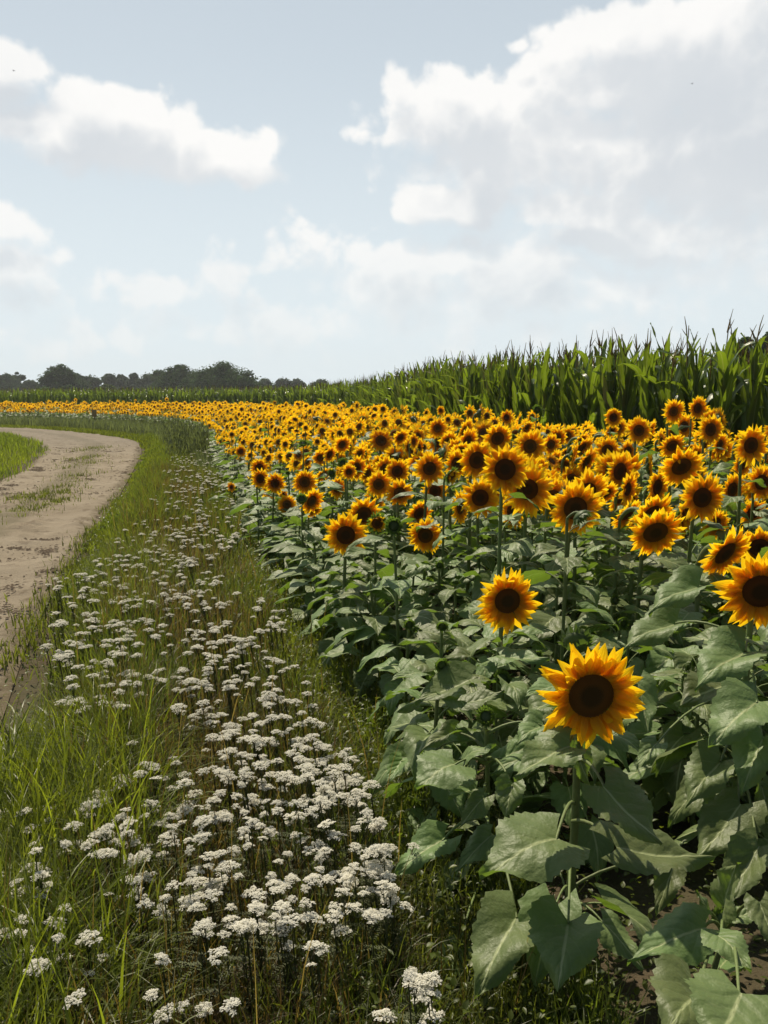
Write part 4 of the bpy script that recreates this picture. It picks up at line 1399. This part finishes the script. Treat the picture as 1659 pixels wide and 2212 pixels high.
# tall grey-green herbs before the far bend
herb = Geo()
n_st = 230
hy = np.concatenate([rng.normal(23.3, 1.3, 110), rng.uniform(25, 34, 40), rng.uniform(33, 46, 80)])
hx = FDx(hy) - np.abs(rng.normal(.55, .35, n_st)) - .1
for i in range(n_st):
    h_ = rng.uniform(.5, .95)
    k = 42
    zz = rng.random(k) ** .7 * h_
    aa = rng.uniform(0, 6.28, k)
    rr = (.05 + .12 * (1 - zz / h_)) * rng.random(k)
    V, Q, C, uv_ = blades(hx[i] + rr * np.cos(aa), hy[i] + rr * np.sin(aa), rng.uniform(.06, .14, k), np.full(k, .011), rng.uniform(.3, 1.4, k), GREY[None] * rng.uniform(.6, 1.2, (k, 1)), 2)
    V[:, 2] += np.repeat(zz, 6)
    herb.add(V, Q, uv=uv_, c=C)
tag(put("tall_weeds", herb.mesh("tall_weeds", MATS["grass_blade"])), "dark grey green tall weeds between road bend and sunflowers", "weeds", kind="stuff")

# clods and crumbs of earth on the road
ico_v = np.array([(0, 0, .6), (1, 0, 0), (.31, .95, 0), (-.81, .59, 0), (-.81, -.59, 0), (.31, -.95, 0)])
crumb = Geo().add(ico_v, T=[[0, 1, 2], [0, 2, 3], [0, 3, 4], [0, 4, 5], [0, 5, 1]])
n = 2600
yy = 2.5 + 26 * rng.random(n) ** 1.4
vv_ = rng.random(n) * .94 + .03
for k in range(95):                                   # short bands of dark crumbs lying across the road
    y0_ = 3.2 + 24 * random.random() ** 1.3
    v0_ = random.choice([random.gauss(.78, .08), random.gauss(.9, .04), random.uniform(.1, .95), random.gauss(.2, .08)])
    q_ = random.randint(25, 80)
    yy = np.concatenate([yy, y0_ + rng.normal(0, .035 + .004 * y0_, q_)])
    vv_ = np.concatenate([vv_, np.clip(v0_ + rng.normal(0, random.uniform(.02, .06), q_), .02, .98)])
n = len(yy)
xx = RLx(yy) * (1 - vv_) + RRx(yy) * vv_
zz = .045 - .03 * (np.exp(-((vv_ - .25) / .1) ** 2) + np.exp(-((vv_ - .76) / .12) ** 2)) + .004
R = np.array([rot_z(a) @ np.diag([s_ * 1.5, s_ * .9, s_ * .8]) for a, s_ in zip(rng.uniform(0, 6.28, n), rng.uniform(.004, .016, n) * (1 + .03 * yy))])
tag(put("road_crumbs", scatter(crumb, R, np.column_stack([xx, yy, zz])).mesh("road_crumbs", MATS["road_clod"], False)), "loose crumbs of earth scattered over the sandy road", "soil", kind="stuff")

# ------------------------------------------------------------------ yarrow
def umbel_geo(seed, sub=11, per=12, sides=6):
    """flat-topped flower head about 1 wide: small domes of many white florets"""
    r = np.random.default_rng(seed)
    g_ = Geo()
    for k in range(sub):
        rr = .40 * math.sqrt((k + .3) / sub); a = k * 2.4 + r.uniform(-.3, .3)
        cx, cy, cz = rr * math.cos(a), rr * math.sin(a), -.16 * (rr / .4) ** 2 + r.uniform(-.05, .05)
        sr = r.uniform(.12, .17)
        for j in range(per):
            q = sr * math.sqrt((j + .4) / per); b = j * 2.4 + r.uniform(-.4, .4)
            fx, fy, fz = cx + q * math.cos(b), cy + q * math.sin(b), cz - .45 * q * q / sr + r.uniform(-.012, .012)
            fr_ = r.uniform(.040, .056)
            th = np.arange(sides) / sides * 6.2832 + r.uniform(0, 1)
            tilt = r.normal(0, .35, 2)
            V = [[fx, fy, fz + .018]] + [[fx + fr_ * math.cos(h), fy + fr_ * math.sin(h), fz - .008 + fr_ * (math.cos(h) * tilt[0] + math.sin(h) * tilt[1]) + (.008 if i % 2 else -.006)] for i, h in enumerate(th)]
            g_.add(V, T=[[0, 1 + i, 1 + (i + 1) % sides] for i in range(sides)], m=0)
        V, Q, T, uv_ = tube(bez((0, 0, -.75), (cx * .5, cy * .5, -.5), (cx, cy, cz - .03), 4), .012, 3, False)
        g_.add(V, Q, m=1)
    return g_


YM = [MATS["yarrow_flower"], MATS["yarrow_stem"]]
UMB = [umbel_geo(i, random.choice([7, 9, 12, 14]), 12) for i in range(7)]
UMB_ME = [g_.mesh("flower_head", YM, False) for g_ in UMB]
UMB_LOW = [umbel_geo(i + 50, 10, 11, 5) for i in range(4)]
V, Q, T, uv_ = tube([(0, 0, 0), (.01, .0, .5), (0, 0, 1)], [.0022, .002, .0016], 4, False)
YSTEM = Geo().add(V, Q)
YSTEM_ME = YSTEM.mesh("stem", MATS["yarrow_stem"])
YFOL_ME = []
for i in range(3):
    r = np.random.default_rng(i)
    g_ = Geo()
    for k in range(5):
        a, f, l = r.uniform(0, 6.28), r.uniform(.1, .8), r.uniform(.05, .10)
        ax = np.array([math.cos(a), math.sin(a), .55])
        for j in range(9):
            s_ = j / 9
            p0 = np.array([0, 0, f]) + ax * l * s_
            for sd in (-1, 1):
                d_ = (np.array([-math.sin(a) * sd, math.cos(a) * sd, .2]) + r.normal(0, .35, 3)) * .012 * (1 - .7 * s_) * r.uniform(.5, 1.2)
                g_.add([p0, p0 + ax * .004, p0 + d_ + ax * .006], T=[[0, 1, 2]], m=0)
    YFOL_ME.append(g_.mesh("foliage", MATS["yarrow_stem"], False))
PATCHES = [   # pixel centre, half extents, how many heads, name of the patch
    (500, 1810, 350, 200, 165, 0), (430, 2060, 380, 130, 20, 1), (600, 1630, 150, 100, 44, 0), (745, 1700, 60, 110, 20, 2), (800, 1900, 55, 90, 22, 2), (905, 2110, 35, 35, 5, 2), (60, 1920, 90, 260, 22, 3),
    (520, 1500, 160, 100, 52, 4), (320, 1250, 160, 60, 110, 5), (460, 1345, 170, 70, 58, 4), (200, 1380, 110, 60, 50, 5), (170, 1270, 60, 40, 20, 5), (420, 1120, 110, 100, 190, 6), (430, 1015, 75, 45, 150, 6), (330, 1180, 80, 60, 50, 5), (430, 1420, 200, 70, 34, 4),
    (230, 1480, 120, 60, 24, 5), (830, 2190, 20, 15, 2, 1), (575, 2185, 14, 10, 1, 1)]
YLAB = [("white flat-topped yarrow in the thick drift nearest the path's front", "yarrow of the thick near drift"), ("white yarrow standing scattered in the dark brown tangle low in front", "yarrow scattered low in front"),
        ("white yarrow close beside the shaded foot of the sunflowers", "yarrow beside the sunflower stems"), ("white yarrow rising out of the long bright grass", "yarrow in the long bright grass"),
        ("white yarrow among reddish dry grass in the middle of the verge", "yarrow among the dry grass"), ("white yarrow along the sandy road's edge", "yarrow by the road's edge"), ("small white yarrow far along the verge", "yarrow far along the verge")]
ys = []
for (cx, cy, rx, ry, n, zone) in PATCHES:
    for _ in range(int(n * 1.4)):
        while True:
            a, b = random.uniform(-1, 1), random.uniform(-1, 1)
            if a * a + b * b < 1: break
        # gather in bunches
        if ys and random.random() < .22 and ys[-1][5] == zone:
            l = ys[-1]
            X, Y = l[0] + random.gauss(0, .06), l[1] + random.gauss(0, .07)
            z = l[2] + random.gauss(0, .025)
        else:
            z = random.uniform(.22, .34)
            X, Y, _z = at_z(cx + a * rx, cy + b * ry, z)
        if X < x_at(ROAD_R, Y) + .08 or X > x_at(FIELD, Y) + .12: continue
        ys.append((X, Y, max(.15, z), random.uniform(.030, .066), random.random(), zone))
ys.sort(key=lambda q: q[1])
for (X, Y, z, s_, rv, zone) in ys[:300]:
    root = thing("yarrow", (X, Y, 0), YLAB[zone][0], "wildflower", YLAB[zone][1])
    put("stem", YSTEM_ME, root, np.diag([1, 1, z - s_ * .7, 1]))
    put("flower_head", random.choice(UMB_ME), root, mat4(rot_z(rv * 6.28) @ rot_x(random.gauss(0, .2)), (0, 0, z), s_))
    if Y < 4.5:
        put("foliage", random.choice(YFOL_ME), root, np.diag([1, 1, z * .9, 1]))
yr = ys[300:]
yg = Geo()
sel = rng.integers(0, 4, len(yr))
for j in range(4):
    q = [v_ for v_, s_ in zip(yr, sel) if s_ == j]
    yg.join(scatter(UMB_LOW[j], np.array([rot_z(v_[4] * 6.28) * v_[3] * 1.15 for v_ in q]), np.array([v_[:3] for v_ in q])))
yg.join(scatter(YSTEM, np.array([np.diag([1.5, 1.5, v_[2] - .04]) for v_ in yr]), np.array([(v_[0], v_[1], 0) for v_ in yr])), m=1)
tag(put("distant_yarrow", yg.mesh("distant_yarrow", YM, False)), "white specks of yarrow farther along the grass verge", "wildflowers", kind="stuff")
print("yarrow", len(ys))

# ------------------------------------------------------------------ trees
def crown_geo(seed, w_, h_, lobes, n, size, col, ragged=.7, low=.05):
    """crown of many small leaf sprays gathered in uneven clumps, with gaps between them"""
    r = np.random.default_rng(seed)
    C, S = [], []
    for k in range(lobes):
        a, f = r.uniform(0, 6.28), r.random()
        prof = math.sqrt(max(.05, 1 - (max(0, f - .45) / .55) ** 2)) * (1 if f > .12 else .8)
        sr = w_ * r.uniform(.22, .40) * (1 + ragged * r.normal() * .5)
        sr = min(max(sr, .12 * w_), .45 * w_)
        rr = max(0, prof * w_ - sr * .8) * math.sqrt(r.random())
        C.append((rr * math.cos(a), rr * math.sin(a), low * h_ + (h_ * (1 - low) - sr * .7) * f)); S.append(sr)
    C, S = np.array(C), np.array(S)
    k = r.integers(0, lobes, n)
    d = r.normal(size=(n, 3)); d /= np.linalg.norm(d, axis=1)[:, None]
    rad = r.random(n) ** .5 * r.choice([.8, 1.0, 1.0, 1.15], n)
    P = C[k] + d * (S[k] * rad)[:, None] * np.array([1, 1, .8])
    ok_ = P[:, 2] > low * h_ * .5
    P, k = P[ok_], k[ok_]
    n = len(P)
    leaf = Geo().add([[-.5, 0, 0], [0, -.35, .1], [.5, 0, -.05], [0, .4, .08], [.1, .1, .3]], T=[[0, 1, 4], [1, 2, 4], [2, 3, 4], [3, 0, 4]])
    A, B = r.uniform(0, 6.28, n), r.uniform(-1.2, 1.2, n)
    R = np.array([rot_z(a) @ rot_x(b) * s_ for a, b, s_ in zip(A, B, r.uniform(.6, 1.4, n) * size)])
    tone = r.uniform(.75, 1.25, lobes)[k] * r.uniform(.75, 1.25, n)
    return scatter(leaf, R, P, np.asarray(col)[None] * tone[:, None])


def trunk_geo(h_, rad, seed, crown_w):
    r = np.random.default_rng(seed)
    g_ = Geo()
    V, Q, T, uv_ = tube(bez((0, 0, -.1), (r.uniform(-.3, .3), 0, h_ * .4), (r.uniform(-.4, .4), 0, h_ * .8), 7), np.linspace(rad, rad * .25, 7), 8)
    g_.add(V, Q, T)
    for k in range(5):
        z0 = h_ * r.uniform(.25, .55); a = r.uniform(0, 6.28)
        V, Q, T, uv_ = tube(bez((0, 0, z0), (math.cos(a) * crown_w * .25, math.sin(a) * crown_w * .25, z0 + h_ * .12), (math.cos(a) * crown_w * .6, math.sin(a) * crown_w * .6, z0 + h_ * .28), 5), np.linspace(rad * .4, rad * .1, 5), 5)
        g_.add(V, Q, T)
    return g_


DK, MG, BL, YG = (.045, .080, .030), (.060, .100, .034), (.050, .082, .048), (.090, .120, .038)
TREES = [   # pixel x, top y, half width px, depth, colour, lobes, label
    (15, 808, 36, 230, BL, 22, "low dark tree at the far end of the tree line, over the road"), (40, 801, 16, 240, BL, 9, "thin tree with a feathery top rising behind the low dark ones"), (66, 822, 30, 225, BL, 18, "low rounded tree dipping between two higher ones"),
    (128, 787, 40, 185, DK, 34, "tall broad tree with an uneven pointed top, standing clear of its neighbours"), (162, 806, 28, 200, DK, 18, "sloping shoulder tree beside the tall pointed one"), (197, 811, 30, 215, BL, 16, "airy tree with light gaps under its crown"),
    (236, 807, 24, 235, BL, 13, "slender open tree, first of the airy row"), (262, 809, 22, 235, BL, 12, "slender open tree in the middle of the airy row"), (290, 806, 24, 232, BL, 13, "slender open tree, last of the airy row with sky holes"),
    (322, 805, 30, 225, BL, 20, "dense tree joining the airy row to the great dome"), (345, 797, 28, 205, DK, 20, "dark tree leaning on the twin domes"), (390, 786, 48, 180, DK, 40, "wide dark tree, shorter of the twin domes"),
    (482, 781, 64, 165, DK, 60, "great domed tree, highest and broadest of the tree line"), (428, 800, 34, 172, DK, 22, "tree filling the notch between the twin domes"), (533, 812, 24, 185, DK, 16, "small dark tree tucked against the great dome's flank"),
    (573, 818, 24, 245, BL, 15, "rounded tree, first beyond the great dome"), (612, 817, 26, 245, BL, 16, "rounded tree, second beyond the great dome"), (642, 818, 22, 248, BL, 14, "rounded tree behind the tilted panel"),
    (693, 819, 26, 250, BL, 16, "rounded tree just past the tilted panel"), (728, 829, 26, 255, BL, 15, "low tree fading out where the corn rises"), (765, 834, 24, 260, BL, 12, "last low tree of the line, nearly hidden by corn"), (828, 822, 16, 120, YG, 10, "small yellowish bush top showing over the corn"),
    (232, 830, 28, 160, YG, 16, "yellow green shrub below the airy row"), (150, 832, 26, 165, MG, 14, "dark shrub at the foot of the tall pointed tree"), (300, 838, 22, 160, MG, 12, "small round shrub left of the barn roof"), (430, 838, 36, 158, MG, 16, "low hedge tree under the great dome"),
    (95, 836, 24, 170, MG, 12, "small hedge tree by the low dark trees"), (1612, 730, 42, 62, DK, 22, "dark tree top showing behind the tallest corn"), (1672, 716, 44, 58, DK, 22, "taller dark tree top behind the corn at the edge"),
]
for i, (px_, ty, hw, dep, col, lobes, lab) in enumerate(TREES):
    P = at(px_, ty, dep)
    h_ = P[2]
    wv_ = hw / F_REF * dep
    root = thing("tree", (P[0], P[1], 0), lab, "tree", "trees beyond the fields")
    tr = trunk_geo(h_, max(.12, h_ * .022), i, wv_)
    put("trunk", tr.mesh("trunk", MATS["bark"]), root)
    cr_ = crown_geo(i, wv_ * 1.38, h_, lobes * 2 + 14, 9000 + lobes * 300, .0022 * dep if dep > 100 else .22, col)
    put("crown", cr_.mesh("crown", MATS["tree_leaf"], False), root)

# ------------------------------------------------------------------ barn, panel, board, birds
B0 = at(369, 850, 150)
bw = 1.75
root = thing("barn", (B0[0], B0[1], 0), "small barn with a grey tiled roof under the dark trees", "barn")
ev, rg = 1.75, B0[2] + .62
g_ = Geo()
V, Q = box((-bw * .92, 0, 0), (bw * .92, 3.6, ev)); g_.add(V, Q)
for yg_ in (0.0, 3.6):
    pass
put("wall", g_.mesh("wall", MATS["barn_wall"], False), root)
g_ = Geo()
for sgn in (0, 1):
    y0, y1 = (-.25, 1.8) if sgn == 0 else (3.85, 1.8)
    V = [(-bw, y0, ev), (bw, y0, ev), (bw * .93, y1, rg), (-bw * .93, y1, rg), (-bw, y0, ev - .12), (bw, y0, ev - .12), (bw * .93, y1, rg - .14), (-bw * .93, y1, rg - .14)]
    g_.add(V, [[0, 1, 2, 3], [7, 6, 5, 4], [0, 4, 5, 1], [1, 5, 6, 2], [3, 7, 4, 0]])
put("roof", g_.mesh("roof", MATS["roof_tile"], False), root)
g_ = Geo()
V, Q = box((-.5, -.04, 0), (.5, -.003, 1.6)); g_.add(V, Q)
put("door", g_.mesh("door", MATS["weathered_wood"], False), root)

S0 = at(671.5, 838.5, 100)
root = thing("solar_panel", (S0[0], S0[1], 0), "tilted pale blue panel on posts standing over the corn", "panel")
tilt = mat4(rot_z(RAD(24)) @ rot_x(RAD(38)), (0, 0, S0[2]))
V, Q = box((-.5, -.36, -.012), (.5, .36, .012))
put("panel", Geo().add(V, Q).mesh("panel", MATS["panel_glass"], False), root, tilt)
g_ = Geo()
for lo_, hi_ in [((-.53, -.40, -.02), (.53, -.363, .02)), ((-.53, .363, -.02), (.53, .40, .02)), ((-.53, -.363, -.02), (-.503, .363, .02)), ((.503, -.363, -.02), (.53, .363, .02))]:
    V, Q = box(lo_, hi_); g_.add(V, Q)
put("frame", g_.mesh("frame", MATS["panel_frame"], False), root, tilt)
for sx_ in (-.42, .42):
    q = (tilt @ np.array([sx_, 0, -.02, 1]))[:3]
    V, Q, T, uv_ = tube([(q[0], q[1], 0), (q[0], q[1], q[2])], [.03, .03], 8)
    put("post", Geo().add(V, Q, T).mesh("post", MATS["panel_frame"]), root)

T0 = at_z(204, 915, 0.0)
T0 = at(204, 893, 47.5)
root = thing("marker_board", (T0[0], T0[1], 0), "brown wooden board on a post before the far sunflowers", "sign")
V, Q, T, uv_ = tube([(0, 0, -.1), (0, 0, 1.0)], [.045, .04], 8)
put("post", Geo().add(V, Q, T).mesh("post", MATS["weathered_wood"]), root)
V, Q = box((-.13, -.065, T0[2] - .20), (.13, -.043, T0[2] + .22))
put("board", Geo().add(V, Q).mesh("board", MATS["ochre_board"], False), root)

for (px_, py__, yw, lab) in [(1495, 181, .6, "tiny dark bird speck high over the corn before the big cloud"), (30, 153, -.5, "tiny dark bird speck before the white cloud over the road")]:
    P = at(px_, py__, 70)
    g_ = Geo()
    zz = np.linspace(-1, 1, 9)
    V, Q, T, uv_ = tube(np.stack([zz * .09, 0 * zz, .01 * zz], 1), .022 * np.sqrt(np.clip(1 - zz ** 2, .02, 1)), 8)
    g_.add(V, Q, T)
    for sd in (-1, 1):
        s_ = np.linspace(0, 1, 6)
        lead = np.stack([.03 - .06 * s_ ** 2, sd * .17 * s_, .05 * np.sin(s_ * 2.2)], 1)
        trail = lead + np.stack([-.07 * (1 - s_ ** 2) - .004, 0 * s_, 0 * s_ - .004], 1)
        g_.add(np.stack([lead, trail], 1), grid_quads(6, 2))
    g_.add([(-.08, -.01, 0), (-.08, .01, 0), (-.14, .03, 0), (-.14, -.03, 0)], [[0, 1, 2, 3]])
    o = put("bird", g_.mesh("bird", MATS["bird_feather"]))
    o.location = P
    o.rotation_euler = (0, 0, yw)
    tag(o, lab, "bird", "birds in the sky")

# ------------------------------------------------------------------ air
m, t = new_mat("haze_air")
pvl = t.n('ShaderNodeVolumePrincipled')
pvl.inputs['Color'].default_value = (.86, .90, .93, 1)
pvl.inputs['Density'].default_value = .00045
pvl.inputs['Anisotropy'].default_value = .2
o = t.n('ShaderNodeOutputMaterial')
t.t.links.new(pvl.outputs[0], o.inputs['Volume'])
V, Q = box((-530, -130, -1), (530, 530, 24))
tag(put("haze", Geo().add(V, Q).mesh("haze", m, False)), "thin pale summer haze over the fields", "haze", kind="stuff")
